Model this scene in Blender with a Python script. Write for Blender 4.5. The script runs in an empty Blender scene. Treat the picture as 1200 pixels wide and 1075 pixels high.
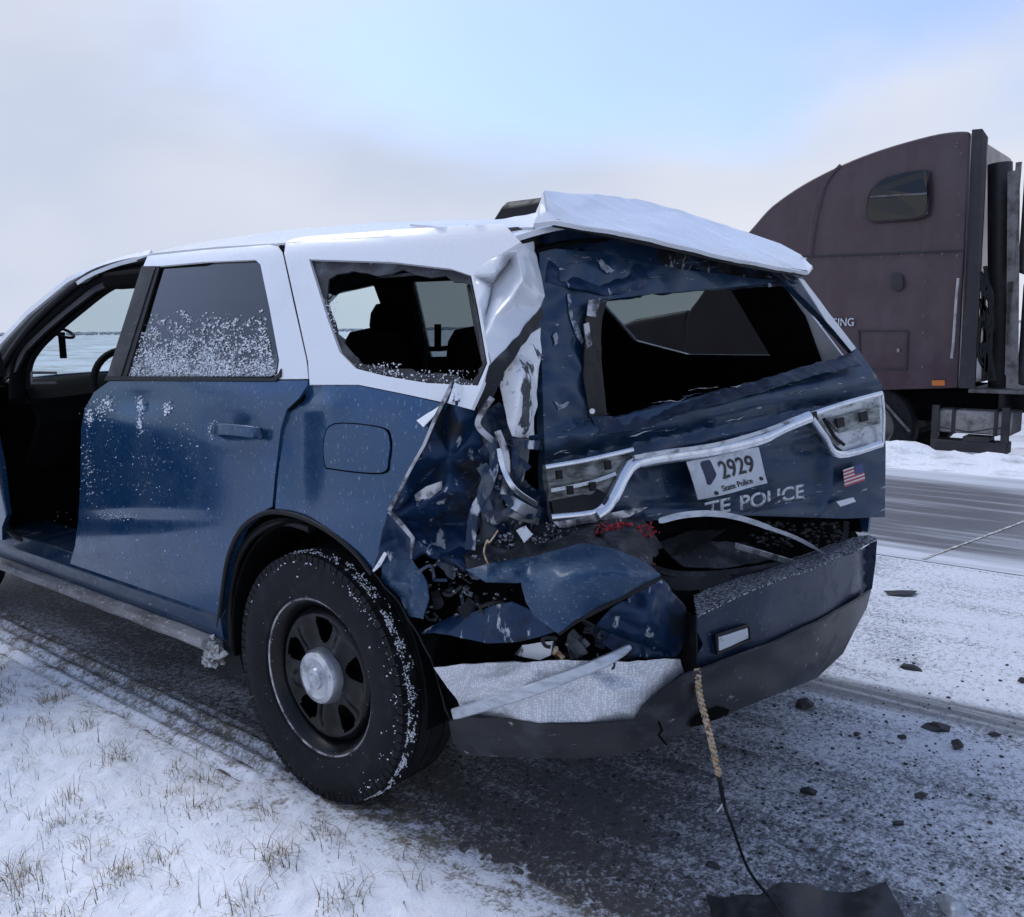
import bpy, bmesh, math, random
from mathutils import Vector, Matrix, noise
from mathutils.geometry import delaunay_2d_cdt

random.seed(7)
R = math.radians
scn = bpy.context.scene
col = scn.collection

# ------------------------------------------------------------------ camera, world, sun, exposure
# World axes: X = to the car's right, Y = the car's forward direction, origin on the ground under the left rear wheel.
F_PX, YAW, PITCH, ROLL = 1051.58, .87884, .147155, .012834
CAM = Vector((-1.58857, -2.10683, 1.42979))
c_f = Vector((math.sin(YAW)*math.cos(PITCH), math.cos(YAW)*math.cos(PITCH), -math.sin(PITCH)))
_r0 = Vector((math.cos(YAW), -math.sin(YAW), 0)); _u0 = _r0.cross(c_f)
c_r = math.cos(ROLL)*_r0 - math.sin(ROLL)*_u0
c_u = math.sin(ROLL)*_r0 + math.cos(ROLL)*_u0
cd = bpy.data.cameras.new('camera'); cam = bpy.data.objects.new('camera', cd); col.objects.link(cam)
cd.sensor_width = 36; cd.sensor_fit = 'HORIZONTAL'; cd.lens = F_PX/1200*36; cd.clip_start = .05; cd.clip_end = 4000
m3 = Matrix((c_r, c_u, -c_f)).transposed()
cam.matrix_world = Matrix.Translation(CAM) @ m3.to_4x4()
scn.camera = cam

SUN_AZ, SUN_EL = R(8), R(52)          # from the car's forward axis towards its right
wd = bpy.data.worlds.new('World'); scn.world = wd; wd.use_nodes = True
nt = wd.node_tree; nt.nodes.clear()
def N(t, typ, **kw):
    n = t.nodes.new(typ)
    for k, v in kw.items():
        if k.startswith('in_'): n.inputs[k[3:].replace('_', ' ')].default_value = v
        else: setattr(n, k, v)
    return n
out = N(nt, 'ShaderNodeOutputWorld'); bg = N(nt, 'ShaderNodeBackground'); bg.inputs['Strength'].default_value = .1
sky = N(nt, 'ShaderNodeTexSky', sky_type='NISHITA', sun_disc=False, sun_elevation=SUN_EL, sun_rotation=SUN_AZ, dust_density=2.0, ozone_density=2.0)
tc = N(nt, 'ShaderNodeTexCoord')
mp = N(nt, 'ShaderNodeMapping'); mp.inputs['Scale'].default_value = (1, 1, 1.7); mp.inputs['Location'].default_value = (5.64, 6.59, 4.27)
nz = N(nt, 'ShaderNodeTexNoise', in_Scale=1.9, in_Detail=5.0, in_Roughness=.45, in_Distortion=.2)
sxy = N(nt, 'ShaderNodeSeparateXYZ'); nt.links.new(tc.outputs['Generated'], sxy.inputs[0])
low = N(nt, 'ShaderNodeMapRange'); low.inputs[1].default_value = .0; low.inputs[2].default_value = .45; low.inputs[3].default_value = .22; low.inputs[4].default_value = -.12   # cloud thickens towards the horizon all round
nt.links.new(sxy.outputs[2], low.inputs[0])
cv = N(nt, 'ShaderNodeMath', operation='ADD'); nt.links.new(nz.outputs['Fac'], cv.inputs[0]); nt.links.new(low.outputs[0], cv.inputs[1])
rp = N(nt, 'ShaderNodeValToRGB'); rp.color_ramp.interpolation = 'EASE'; rp.color_ramp.elements[0].position = .36; rp.color_ramp.elements[1].position = .62
rp.color_ramp.elements[0].color = (.25, .25, .25, 1); rp.color_ramp.elements[1].color = (1, 1, 1, 1)
nz2 = N(nt, 'ShaderNodeTexNoise', in_Scale=1.6, in_Detail=4.0)
rc = N(nt, 'ShaderNodeValToRGB')
rc.color_ramp.elements[0].position = .36; rc.color_ramp.elements[1].position = .66
rc.color_ramp.elements[0].color = (4.1, 4.55, 5.6, 1); rc.color_ramp.elements[1].color = (5.7, 5.8, 6.3, 1)
mx = N(nt, 'ShaderNodeMix', data_type='RGBA')
sc_ = N(nt, 'ShaderNodeMix', data_type='RGBA', blend_type='MULTIPLY'); sc_.inputs[0].default_value = 1; sc_.inputs[7].default_value = (1.05, 1.2, 1.5, 1)
L = nt.links.new
L(tc.outputs['Generated'], mp.inputs['Vector']); L(mp.outputs[0], nz.inputs['Vector']); L(mp.outputs[0], nz2.inputs['Vector'])
L(cv.outputs[0], rp.inputs[0]); L(nz2.outputs['Fac'], rc.inputs[0])
L(sky.outputs[0], sc_.inputs[6]); L(sc_.outputs[2], mx.inputs[6]); L(rc.outputs[0], mx.inputs[7]); L(rp.outputs[0], mx.inputs[0])
L(mx.outputs[2], bg.inputs['Color']); L(bg.outputs[0], out.inputs[0])

sd = bpy.data.lights.new('sun', 'SUN'); sd.energy = .85; sd.angle = R(30); sd.color = (1, .97, .93)
sun = bpy.data.objects.new('sun', sd); col.objects.link(sun)
sdir = Vector((math.sin(SUN_AZ)*math.cos(SUN_EL), math.cos(SUN_AZ)*math.cos(SUN_EL), math.sin(SUN_EL)))
sun.rotation_euler = sdir.to_track_quat('Z', 'Y').to_euler(); sun.location = (0, 0, 20)
scn.view_settings.view_transform = 'Standard'; scn.view_settings.look = 'None'
scn.view_settings.exposure = 0.55; scn.view_settings.gamma = 1; scn.view_settings.use_curve_mapping = False

# ------------------------------------------------------------------ materials
MAT = {}
def mat(name, base, rough=.5, metal=0, coat=0, spec=.5, mix=None, bump=None, mix2=None):
    """mix / mix2 = (colour, noise scale, lo, hi, detail, stretch): noise patches of a second colour. bump = (scale, strength, distance)"""
    m = bpy.data.materials.new(name); m.use_nodes = True; t = m.node_tree; b = t.nodes['Principled BSDF']
    b.inputs['Base Color'].default_value = (*base, 1); b.inputs['Roughness'].default_value = rough
    b.inputs['Metallic'].default_value = metal; b.inputs['Coat Weight'].default_value = coat; b.inputs['Coat Roughness'].default_value = .12
    b.inputs['Specular IOR Level'].default_value = spec
    tcn = N(t, 'ShaderNodeTexCoord'); prev = None; rprev = None
    for q in (mix, mix2):
        if not q: continue
        c2, s, lo, hi, det, st = q
        mpn = N(t, 'ShaderNodeMapping'); mpn.inputs['Scale'].default_value = st
        n = N(t, 'ShaderNodeTexNoise', in_Scale=s, in_Detail=det, in_Roughness=.6)
        r = N(t, 'ShaderNodeMapRange'); r.inputs[1].default_value = lo; r.inputs[2].default_value = hi
        x = N(t, 'ShaderNodeMix', data_type='RGBA')
        if prev is None: x.inputs[6].default_value = (*base, 1)
        else: t.links.new(prev, x.inputs[6])
        x.inputs[7].default_value = (*c2, 1)
        t.links.new(tcn.outputs['Object'], mpn.inputs[0]); t.links.new(mpn.outputs[0], n.inputs['Vector'])
        t.links.new(n.outputs['Fac'], r.inputs[0]); t.links.new(r.outputs[0], x.inputs[0]); prev = x.outputs[2]
        if rprev is None:
            rr = N(t, 'ShaderNodeMapRange'); rr.inputs[3].default_value = rough; rr.inputs[4].default_value = min(1, rough+.35)
            t.links.new(r.outputs[0], rr.inputs[0]); rprev = rr.outputs[0]
    if prev is not None:
        t.links.new(prev, b.inputs['Base Color']); t.links.new(rprev, b.inputs['Roughness'])
    if bump:
        n = N(t, 'ShaderNodeTexNoise', in_Scale=bump[0], in_Detail=4.0)
        bn = N(t, 'ShaderNodeBump'); bn.inputs['Strength'].default_value = bump[1]; bn.inputs['Distance'].default_value = bump[2]
        t.links.new(tcn.outputs['Object'], n.inputs['Vector']); t.links.new(n.outputs['Fac'], bn.inputs['Height']); t.links.new(bn.outputs[0], b.inputs['Normal'])
    MAT[name] = m; return m
one = (1, 1, 1)
mat('blue_paint', (.010, .056, .138), .20, .45, .5, .3, mix=((.030, .068, .115), 5, .40, .9, 7, one), mix2=((.36, .42, .5), 110, .61, .80, 5, (1, 1, .6)))
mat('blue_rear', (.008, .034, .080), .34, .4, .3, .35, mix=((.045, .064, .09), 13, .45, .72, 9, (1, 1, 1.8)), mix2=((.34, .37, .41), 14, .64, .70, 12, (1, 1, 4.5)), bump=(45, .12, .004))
mat('crash_paint', (.006, .026, .07), .42, .35, .1, .3, mix=((.012, .013, .016), 7, .5, .6, 9, one), mix2=((.40, .43, .46), 15, .60, .655, 11, (1.6, 1.6, .7)), bump=(35, .3, .005))
mat('scraped_paint', (.010, .026, .06), .45, .2, .1, .3, mix=((.10, .115, .13), 16, .48, .6, 9, (1, 1, .5)), mix2=((.45, .47, .5), 30, .58, .64, 9, (1, 1, .35)), bump=(40, .4, .005))
mat('flap_paint', (.012, .045, .10), .36, .3, .25, .3, mix=((.05, .09, .14), 10, .45, .75, 9, one), mix2=((.30, .35, .41), 150, .58, .9, 5, (1, .5, 1)), bump=(40, .2, .004))
mat('white_paint', (.70, .72, .745), .26, 0, .5, mix=((.60, .63, .66), 5, .5, .8, 5, one))
mat('white_torn', (.78, .80, .82), .4, 0, .2, mix=((.05, .055, .065), 13, .545, .575, 8, (1, 1, .45)), mix2=((.4, .42, .45), 40, .62, .7, 4, one), bump=(25, .3, .005))
mat('chip_grey', (.30, .33, .37), .6, spec=.2, mix=((.03, .05, .08), 60, .45, .6, 6, one))
mat('bare_metal', (.42, .43, .45), .38, .9, mix=((.1, .1, .11), 18, .45, .6, 6, one), bump=(40, .4, .004))
mat('chrome', (.74, .77, .81), .2, .9, mix=((.4, .42, .45), 14, .5, .8, 5, one))
mat('lamp_reflector', (.5, .53, .56), .3, .5, mix=((.16, .17, .18), 16, .5, .7, 5, (1, 1, 2)))
mat('lamp_dirty', (.26, .28, .27), .35, .3, mix=((.08, .085, .08), 18, .42, .62, 6, (1, 1, 3)))
mat('black_plastic', (.009, .0095, .011), .5, spec=.22, mix=((.022, .023, .026), 24, .5, .75, 6, one))
mat('grey_plastic', (.020, .022, .026), .55, spec=.25, mix=((.10, .108, .12), 9, .5, .72, 8, (1, 1, 1.5)), mix2=((.28, .29, .31), 30, .64, .72, 6, one), bump=(60, .2, .003))
mat('valance_plastic', (.011, .012, .0145), .42, spec=.35, mix=((.05, .055, .062), 8, .5, .72, 9, (1, 1, 1.5)), mix2=((.26, .27, .29), 26, .65, .72, 7, (1, 1, 2)), bump=(60, .2, .003))
mat('pad_plastic', (.026, .028, .032), .7, spec=.25, mix=((.48, .51, .55), 120, .50, .62, 4, one), bump=(150, .4, .004))
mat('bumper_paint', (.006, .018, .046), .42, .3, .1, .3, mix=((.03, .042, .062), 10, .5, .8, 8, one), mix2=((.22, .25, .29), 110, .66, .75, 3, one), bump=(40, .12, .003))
mat('interior_black', (.0045, .0045, .005), .85, spec=.03, mix=((.009, .009, .01), 14, .5, .8, 5, one))
mat('interior_grey', (.006, .0063, .007), .7, spec=.15)
mat('seal_rubber', (.008, .0085, .01), .55, spec=.25)
mat('tyre_rubber', (.010, .0105, .012), .75, spec=.2, mix=((.032, .034, .038), 20, .5, .8, 7, one), bump=(80, .15, .002))
mat('rim_black', (.004, .0043, .005), .28, 0, 0, .28, mix=((.02, .021, .023), 30, .62, .8, 6, one))
mat('hub_silver', (.55, .57, .60), .32, .8, mix=((.3, .32, .34), 22, .5, .7, 5, one))
mat('alu_strip', (.5, .53, .57), .42, .7, mix=((.3, .32, .35), 20, .45, .75, 6, (1, 1, 3)))
mat('snow_white', (.82, .85, .89), .8, spec=.2, bump=(120, .4, .004))
mat('snow_dirty', (.5, .5, .5), .85, spec=.2, mix=((.2, .19, .17), 26, .45, .65, 6, one), bump=(60, .6, .01))
mat('grey_grime', (.26, .26, .26), .7, spec=.3, mix=((.12, .115, .11), 12, .4, .7, 7, (1, .4, 1)), mix2=((.6, .62, .65), 60, .6, .7, 4, one), bump=(50, .3, .004))
mat('red_fibre', (.38, .015, .022), .5, mix=((.06, .02, .02), 40, .5, .7, 5, one))
mat('plate_white', (.62, .66, .70), .45, mix=((.4, .43, .47), 22, .5, .75, 6, one))
mat('ink_dark', (.02, .022, .03), .5); mat('ink_navy', (.012, .02, .06), .5)
mat('letter_white', (.62, .64, .67), .5, mix=((.12, .14, .18), 60, .52, .64, 6, one))
mat('flag_red', (.42, .05, .06), .5); mat('flag_blue', (.03, .05, .17), .5); mat('flag_white', (.65, .66, .68), .5)
mat('cord_orange', (.36, .2, .10), .7, mix=((.5, .4, .28), 80, .45, .55, 2, one))
mat('cord_tan', (.42, .34, .23), .7, mix=((.12, .1, .08), 90, .5, .6, 2, one))
mat('truck_paint', (.054, .030, .039), .36, .1, .3, .4, mix=((.095, .072, .08), 3, .42, .8, 8, (1, 1, .6)), mix2=((.2, .18, .18), 40, .70, .8, 5, one))
mat('truck_dark', (.02, .019, .022), .5, mix=((.06, .057, .058), 6, .5, .8, 6, one))
mat('truck_grey', (.16, .155, .155), .55, .3, mix=((.07, .065, .06), 8, .45, .7, 7, one))
mat('truck_silver', (.30, .29, .285), .5, .35, mix=((.14, .13, .125), 9, .45, .7, 7, one))
mat('truck_steel', (.4, .4, .42), .35, .8, mix=((.2, .19, .19), 8, .5, .75, 6, one))
mat('amber', (.55, .16, .03), .35)
mat('debris_dark', (.016, .018, .021), .5, mix=((.06, .065, .07), 16, .5, .75, 6, one))
mat('stone_dark', (.035, .036, .038), .85, mix=((.1, .1, .1), 30, .5, .7, 4, one))
mat('haze_grey', (.40, .41, .44), .9)  # pale because distance haze is put into the colour of the trees
def grass_mat():
    m = mat('dry_grass', (.36, .29, .18), .8, spec=.2, mix=((.10, .085, .06), 30, .42, .6, 3, one)); return m
grass_mat()
def glass(name, tint, fac, rough=.04):
    m = bpy.data.materials.new(name); m.use_nodes = True; t = m.node_tree; t.nodes.clear()
    o = N(t, 'ShaderNodeOutputMaterial'); tr = N(t, 'ShaderNodeBsdfTransparent'); tr.inputs[0].default_value = (*tint, 1)
    gl = N(t, 'ShaderNodeBsdfGlossy'); gl.inputs['Roughness'].default_value = rough
    fr = N(t, 'ShaderNodeFresnel'); ge = N(t, 'ShaderNodeNewGeometry'); io = N(t, 'ShaderNodeMapRange'); io.inputs[3].default_value = 1.5; io.inputs[4].default_value = 1/1.5; t.links.new(ge.outputs['Backfacing'], io.inputs[0]); t.links.new(io.outputs[0], fr.inputs[0])
    mul = N(t, 'ShaderNodeMath', operation='MULTIPLY'); mul.inputs[1].default_value = fac
    mxs = N(t, 'ShaderNodeMixShader')
    t.links.new(fr.outputs[0], mul.inputs[0]); t.links.new(mul.outputs[0], mxs.inputs[0])
    t.links.new(tr.outputs[0], mxs.inputs[1]); t.links.new(gl.outputs[0], mxs.inputs[2]); t.links.new(mxs.outputs[0], o.inputs[0])
    MAT[name] = m
glass('glass_tint', (.045, .05, .055), 1.5); glass('glass_clear', (.90, .96, .95), .8); glass('glass_grey', (.42, .46, .46), 1.0)
def foil():
    m = mat('silver_foil', (.62, .64, .66), .4, .55); t = m.node_tree; b = t.nodes['Principled BSDF']
    tcn = N(t, 'ShaderNodeTexCoord'); v = N(t, 'ShaderNodeTexVoronoi', in_Scale=150.0); v.inputs['Randomness'].default_value = .45
    r = N(t, 'ShaderNodeMapRange'); r.inputs[1].default_value = .32; r.inputs[2].default_value = .5
    x = N(t, 'ShaderNodeMix', data_type='RGBA'); x.inputs[6].default_value = (.66, .68, .71, 1); x.inputs[7].default_value = (.48, .49, .51, 1)
    n = N(t, 'ShaderNodeTexNoise', in_Scale=9.0, in_Detail=4.0); bn = N(t, 'ShaderNodeBump'); bn.inputs['Strength'].default_value = .5; bn.inputs['Distance'].default_value = .02
    t.links.new(tcn.outputs['Object'], v.inputs['Vector']); t.links.new(v.outputs['Distance'], r.inputs[0]); t.links.new(r.outputs[0], x.inputs[0]); t.links.new(x.outputs[2], b.inputs['Base Color'])
    t.links.new(tcn.outputs['Object'], n.inputs['Vector']); t.links.new(n.outputs['Fac'], bn.inputs['Height']); t.links.new(bn.outputs[0], b.inputs['Normal'])
foil()

def frost():
    m = bpy.data.materials.new('frost'); m.use_nodes = True; t = m.node_tree; t.nodes.clear()
    o = N(t, 'ShaderNodeOutputMaterial'); tr = N(t, 'ShaderNodeBsdfTransparent'); df = N(t, 'ShaderNodeBsdfDiffuse'); df.inputs[0].default_value = (.72, .76, .82, 1); mx_ = N(t, 'ShaderNodeMixShader')
    tcn = N(t, 'ShaderNodeTexCoord'); n1 = N(t, 'ShaderNodeTexNoise', in_Scale=9.0, in_Detail=8.0, in_Roughness=.7); n2 = N(t, 'ShaderNodeTexNoise', in_Scale=90.0, in_Detail=4.0)
    sx_ = N(t, 'ShaderNodeSeparateXYZ'); zr = N(t, 'ShaderNodeMapRange'); zr.inputs[1].default_value = 1.50; zr.inputs[2].default_value = 1.30; zr.inputs[3].default_value = -.35; zr.inputs[4].default_value = .08
    ad = N(t, 'ShaderNodeMath', operation='ADD'); r = N(t, 'ShaderNodeMapRange'); r.inputs[1].default_value = .44; r.inputs[2].default_value = .62; r.inputs[4].default_value = .62
    r2 = N(t, 'ShaderNodeMapRange'); r2.inputs[1].default_value = .38; r2.inputs[2].default_value = .6; mu = N(t, 'ShaderNodeMath', operation='MULTIPLY')
    for a, b in ((tcn.outputs['Object'], n1.inputs['Vector']), (tcn.outputs['Object'], n2.inputs['Vector']), (tcn.outputs['Object'], sx_.inputs[0]), (sx_.outputs[2], zr.inputs[0]), (zr.outputs[0], ad.inputs[0]), (n1.outputs['Fac'], ad.inputs[1]),
                 (ad.outputs[0], r.inputs[0]), (n2.outputs['Fac'], r2.inputs[0]), (r.outputs[0], mu.inputs[0]), (r2.outputs[0], mu.inputs[1]), (mu.outputs[0], mx_.inputs[0]), (tr.outputs[0], mx_.inputs[1]), (df.outputs[0], mx_.inputs[2]), (mx_.outputs[0], o.inputs[0])): t.links.new(a, b)
    MAT['frost'] = m
frost()

# ------------------------------------------------------------------ mesh helpers
def tag(o, label=None, cat=None, group=None, kind=None):
    if label: o['label'] = label
    if cat: o['category'] = cat
    if group: o['group'] = group
    if kind: o['kind'] = kind
    return o
def empty(name, loc=(0, 0, 0)):
    o = bpy.data.objects.new(name, None); col.objects.link(o); o.location = loc; o.empty_display_size = .2; return o
def mk(name, vs, fs, m, parent=None, smooth=30, thick=0, bevel=0, off=-1):
    me = bpy.data.meshes.new(name); me.from_pydata([tuple(v) for v in vs], [], fs); me.validate()
    me.materials.append(MAT[m] if isinstance(m, str) else m)
    if smooth:
        me.polygons.foreach_set('use_smooth', [True]*len(me.polygons)); me.set_sharp_from_angle(angle=R(smooth))
    o = bpy.data.objects.new(name, me); col.objects.link(o)
    if parent: o.parent = parent
    if thick:
        s = o.modifiers.new('thickness', 'SOLIDIFY'); s.thickness = thick; s.offset = off
        if smooth: es = o.modifiers.new('hard_edges', 'EDGE_SPLIT'); es.split_angle = R(max(smooth, 35))
    if bevel:
        b = o.modifiers.new('bevel', 'BEVEL'); b.width = bevel; b.segments = 2; b.limit_method = 'ANGLE'; b.angle_limit = R(40)
    return o
def box(vs, fs, lo, hi, mtx=None):
    b = len(vs)
    for x in (lo[0], hi[0]):
        for y in (lo[1], hi[1]):
            for z in (lo[2], hi[2]):
                p = Vector((x, y, z)); vs.append(mtx @ p if mtx else p)
    for f in ((0, 1, 3, 2), (4, 6, 7, 5), (0, 4, 5, 1), (2, 3, 7, 6), (0, 2, 6, 4), (1, 5, 7, 3)): fs.append([b+i for i in f])
def mbox(name, lo, hi, m, parent=None, bevel=.01, mtx=None):
    vs, fs = [], []; box(vs, fs, lo, hi, mtx); return mk(name, vs, fs, m, parent, bevel=bevel)
def tube(vs, fs, pts, rad, n=8):
    pts = [Vector(p) for p in pts]; b = len(vs); prev = None
    for i, p in enumerate(pts):
        d = (pts[min(i+1, len(pts)-1)]-pts[max(i-1, 0)]).normalized()
        a = prev if prev is not None else (Vector((0, 0, 1)) if abs(d.z) < .9 else Vector((1, 0, 0)))
        s = d.cross(a).normalized(); a = s.cross(d).normalized(); prev = a
        rr = rad[i] if isinstance(rad, (list, tuple)) else rad
        for k in range(n):
            t = 2*math.pi*k/n; vs.append(p + rr*(math.cos(t)*s + math.sin(t)*a))
    for i in range(len(pts)-1):
        for k in range(n): fs.append([b+i*n+k, b+i*n+(k+1) % n, b+(i+1)*n+(k+1) % n, b+(i+1)*n+k])
    fs.append([b+k for k in range(n)][::-1]); fs.append([b+(len(pts)-1)*n+k for k in range(n)])
def mtube(name, pts, rad, m, parent=None, n=8):
    vs, fs = [], []; tube(vs, fs, pts, rad, n); return mk(name, vs, fs, m, parent, 50)
def spline(pts, k=6):
    pts = [Vector(p) for p in pts]; o = []
    for i in range(len(pts)-1):
        p0, p1, p2, p3 = pts[max(i-1, 0)], pts[i], pts[i+1], pts[min(i+2, len(pts)-1)]
        for j in range(k):
            t = j/k; o.append(.5*((2*p1)+(p2-p0)*t+(2*p0-5*p1+4*p2-p3)*t*t+(3*p1-p0-3*p2+p3)*t**3))
    o.append(pts[-1]); return o
def lathe(vs, fs, prof, n, org, closed=False):
    """prof = (x, r); axis along X through org"""
    b = len(vs)
    for x, r in prof:
        for k in range(n):
            t = 2*math.pi*k/n; vs.append(Vector((org[0]+x, org[1]+r*math.cos(t), org[2]+r*math.sin(t))))
    m_ = len(prof)
    for i in range(m_ if closed else m_-1):
        j = (i+1) % m_
        for k in range(n): fs.append([b+i*n+k, b+j*n+k, b+j*n+(k+1) % n, b+i*n+(k+1) % n])
def lump(vs, fs, p, s, seed, flat=.6):
    t = (1+5**.5)/2; b = len(vs)
    ico = [(-1, t, 0), (1, t, 0), (-1, -t, 0), (1, -t, 0), (0, -1, t), (0, 1, t), (0, -1, -t), (0, 1, -t), (t, 0, -1), (t, 0, 1), (-t, 0, -1), (-t, 0, 1)]
    rnd = random.Random(seed)
    for v in ico:
        k = s*rnd.uniform(.6, 1.25)/1.9; vs.append(Vector((p[0]+v[0]*k, p[1]+v[1]*k, p[2]+v[2]*k*flat)))
    for f in ((0, 11, 5), (0, 5, 1), (0, 1, 7), (0, 7, 10), (0, 10, 11), (1, 5, 9), (5, 11, 4), (11, 10, 2), (10, 7, 6), (7, 1, 8), (3, 9, 4), (3, 4, 2), (3, 2, 6), (3, 6, 8), (3, 8, 9), (4, 9, 5), (2, 4, 11), (6, 2, 10), (8, 6, 7), (9, 8, 1)): fs.append([b+i for i in f])

def fleck(vs, fs, p, s, rnd):
    b = len(vs); ax = [Vector((rnd.gauss(0, 1), rnd.gauss(0, 1), rnd.gauss(0, 1))).normalized() for _ in range(2)]
    a = ax[0]; c = a.cross(ax[1]).normalized(); d = a.cross(c); p = Vector(p)
    vs += [p+a*s*rnd.uniform(.3, .8), p-a*s*rnd.uniform(.3, .8), p+c*s*rnd.uniform(.3, .7), p-c*s*rnd.uniform(.3, .7), p+d*s*rnd.uniform(.2, .5), p-d*s*rnd.uniform(.2, .5)]
    for i, j, k in ((0, 2, 4), (2, 1, 4), (1, 3, 4), (3, 0, 4), (2, 0, 5), (1, 2, 5), (3, 1, 5), (0, 3, 5)): fs.append([b+i, b+j, b+k])
# surveyed points: a sight line from the station point, met with the real surface the point lies on
def ray(x, y): return (c_f*F_PX + c_r*(x-600) + c_u*(537.5-y)).normalized()
def on(x, y, ax, v):
    d = ray(x, y); return CAM + d*((v-CAM[ax])/d[ax])
def hit(x, y, g, a=1.0, b=9.0):
    d = ray(x, y); n = 160; p = a; gp = g(CAM+d*a)
    for i in range(1, n+1):
        q = a+(b-a)*i/n; gq = g(CAM+d*q)
        if gp < 0 <= gq or gp >= 0 > gq:
            for _ in range(28):
                mid = (p+q)/2; gm = g(CAM+d*mid)
                if (gm < 0) == (gp < 0): p = mid
                else: q = mid
            return CAM+d*p
        p, gp = q, gq
    return CAM+d*min((a+(b-a)*i/400 for i in range(401)), key=lambda q: abs(g(CAM+d*q)))      # grazing: the nearest point of the surface
ZS = [.0, .20, .30, .40, .55, .80, .95, 1.05, 1.15, 1.25, 1.30, 1.50, 1.70, 1.74, 2.2]
XS = [.10, .08, .055, .03, .012, 0, 0, .006, .028, .055, .075, .16, .25, .30, 1.0]
def interp(x, xs, ys):
    if x <= xs[0]: return ys[0]
    for i in range(len(xs)-1):
        if x <= xs[i+1]: return ys[i]+(ys[i+1]-ys[i])*(x-xs[i])/(xs[i+1]-xs[i])
    return ys[-1]
def XSraw(z): return interp(z, ZS, XS)
def Xs(z, y=0):
    x = (XSraw(z-.03)+XSraw(z)*2+XSraw(z+.03))/4
    if y > 2.7: x += .12*(y-2.7)**2
    return x
def S(x, y, w=0): return hit(x, y, lambda p: p.x - Xs(p.z, p.y) + w)
TA, TB = Vector((.28, -.64)), Vector((1.88, -1.05)); TU = (TB-TA).normalized(); TN = Vector((TU.y, -TU.x))
if TN.y > 0: TN = -TN
def gT(p, w=0):
    s = ((Vector((p.x, p.y))-TA).dot(TU))/(TB-TA).length
    lean = max(0, p.z-1.12)*(.14+.2*max(0, min(1, s)))
    return -((Vector((p.x, p.y))-TA).dot(TN)) - lean + w
def T(x, y, w=0): return hit(x, y, lambda p: gT(p, w))
BP = [(-.02, .2), (0.0, -.62), (.04, -.86), (.12, -1.02), (.25, -1.10), (.6, -1.15), (.97, -1.165), (1.34, -1.15), (1.60, -1.09), (1.78, -.97), (1.88, -.78), (1.92, -.5), (1.92, .2)]
def gB(p, w=0):
    g = -9
    for a, b in zip(BP, BP[1:]):
        ux, uy = b[0]-a[0], b[1]-a[1]; l = math.hypot(ux, uy); nx, ny = uy/l, -ux/l     # outward
        if nx*(a[0]-.95)+ny*(a[1]+.3) < 0: nx, ny = -nx, -ny
        g = max(g, (p.x-a[0])*nx+(p.y-a[1])*ny)
    tuck = max(0, .42-p.z)*.5
    return -(g + tuck - w)
def B(x, y, w=0): return hit(x, y, lambda p: gB(p, w))
def P3(it):
    x, y, k = it[0], it[1], it[2]; v = it[3] if len(it) > 3 else 0
    if k == 's': return S(x, y, v)
    if k == 't': return T(x, y, v)
    if k == 'b': return B(x, y, v)
    return on(x, y, 'XYZ'.index(k), v)
def inside(p, poly):
    c = False; x, y = p; j = len(poly)-1
    for i in range(len(poly)):
        a, b = poly[i], poly[j]
        if (a[1] > y) != (b[1] > y) and x < (b[0]-a[0])*(y-a[1])/(b[1]-a[1])+a[0]: c = not c
        j = i
    return c
def cdt(outer, holes=(), inner=(), folds=()):
    pts = [Vector(p) for p in outer]; ed = [(i, (i+1) % len(outer)) for i in range(len(outer))]
    for h in holes:
        b = len(pts); pts += [Vector(p) for p in h]; ed += [(b+i, b+(i+1) % len(h)) for i in range(len(h))]
    b = len(pts); pts += [Vector(p) for p in inner]
    for f in folds: ed.append(f)
    v, e, f, ov, oe, of = delaunay_2d_cdt(pts, ed, [], 0, 1e-4)
    res = []
    for t in f:
        c = sum((v[i] for i in t), Vector((0, 0)))/len(t)
        if inside(c, outer) and not any(inside(c, h) for h in holes): res.append(list(t))
    return v, res, ov
def dens(poly, step):
    o = []
    for i in range(len(poly)):
        a, b = Vector(poly[i]), Vector(poly[(i+1) % len(poly)]); n = max(1, int((b-a).length/step))
        for k in range(n): o.append(a+(b-a)*k/n)
    return o
def smoothpoly(poly, k=4, closed=True):
    n = len(poly); o = []
    P = [Vector(p) for p in poly]
    for i in range(n):
        p0, p1, p2, p3 = P[i-1], P[i], P[(i+1) % n], P[(i+2) % n]
        for j in range(k):
            t = j/k; o.append(.5*((2*p1)+(p2-p0)*t+(2*p0-5*p1+4*p2-p3)*t*t+(3*p1-p0-3*p2+p3)*t**3))
    return o
def face_to(vs, fs, toward):
    out_ = []
    for f in fs:
        a, b, c = vs[f[0]], vs[f[1]], vs[f[2]]; n = (b-a).cross(c-a)
        out_.append(f if n.dot(toward(a) if callable(toward) else toward) > 0 else f[::-1])
    return out_
def to_cam(p): return CAM-p
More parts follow.
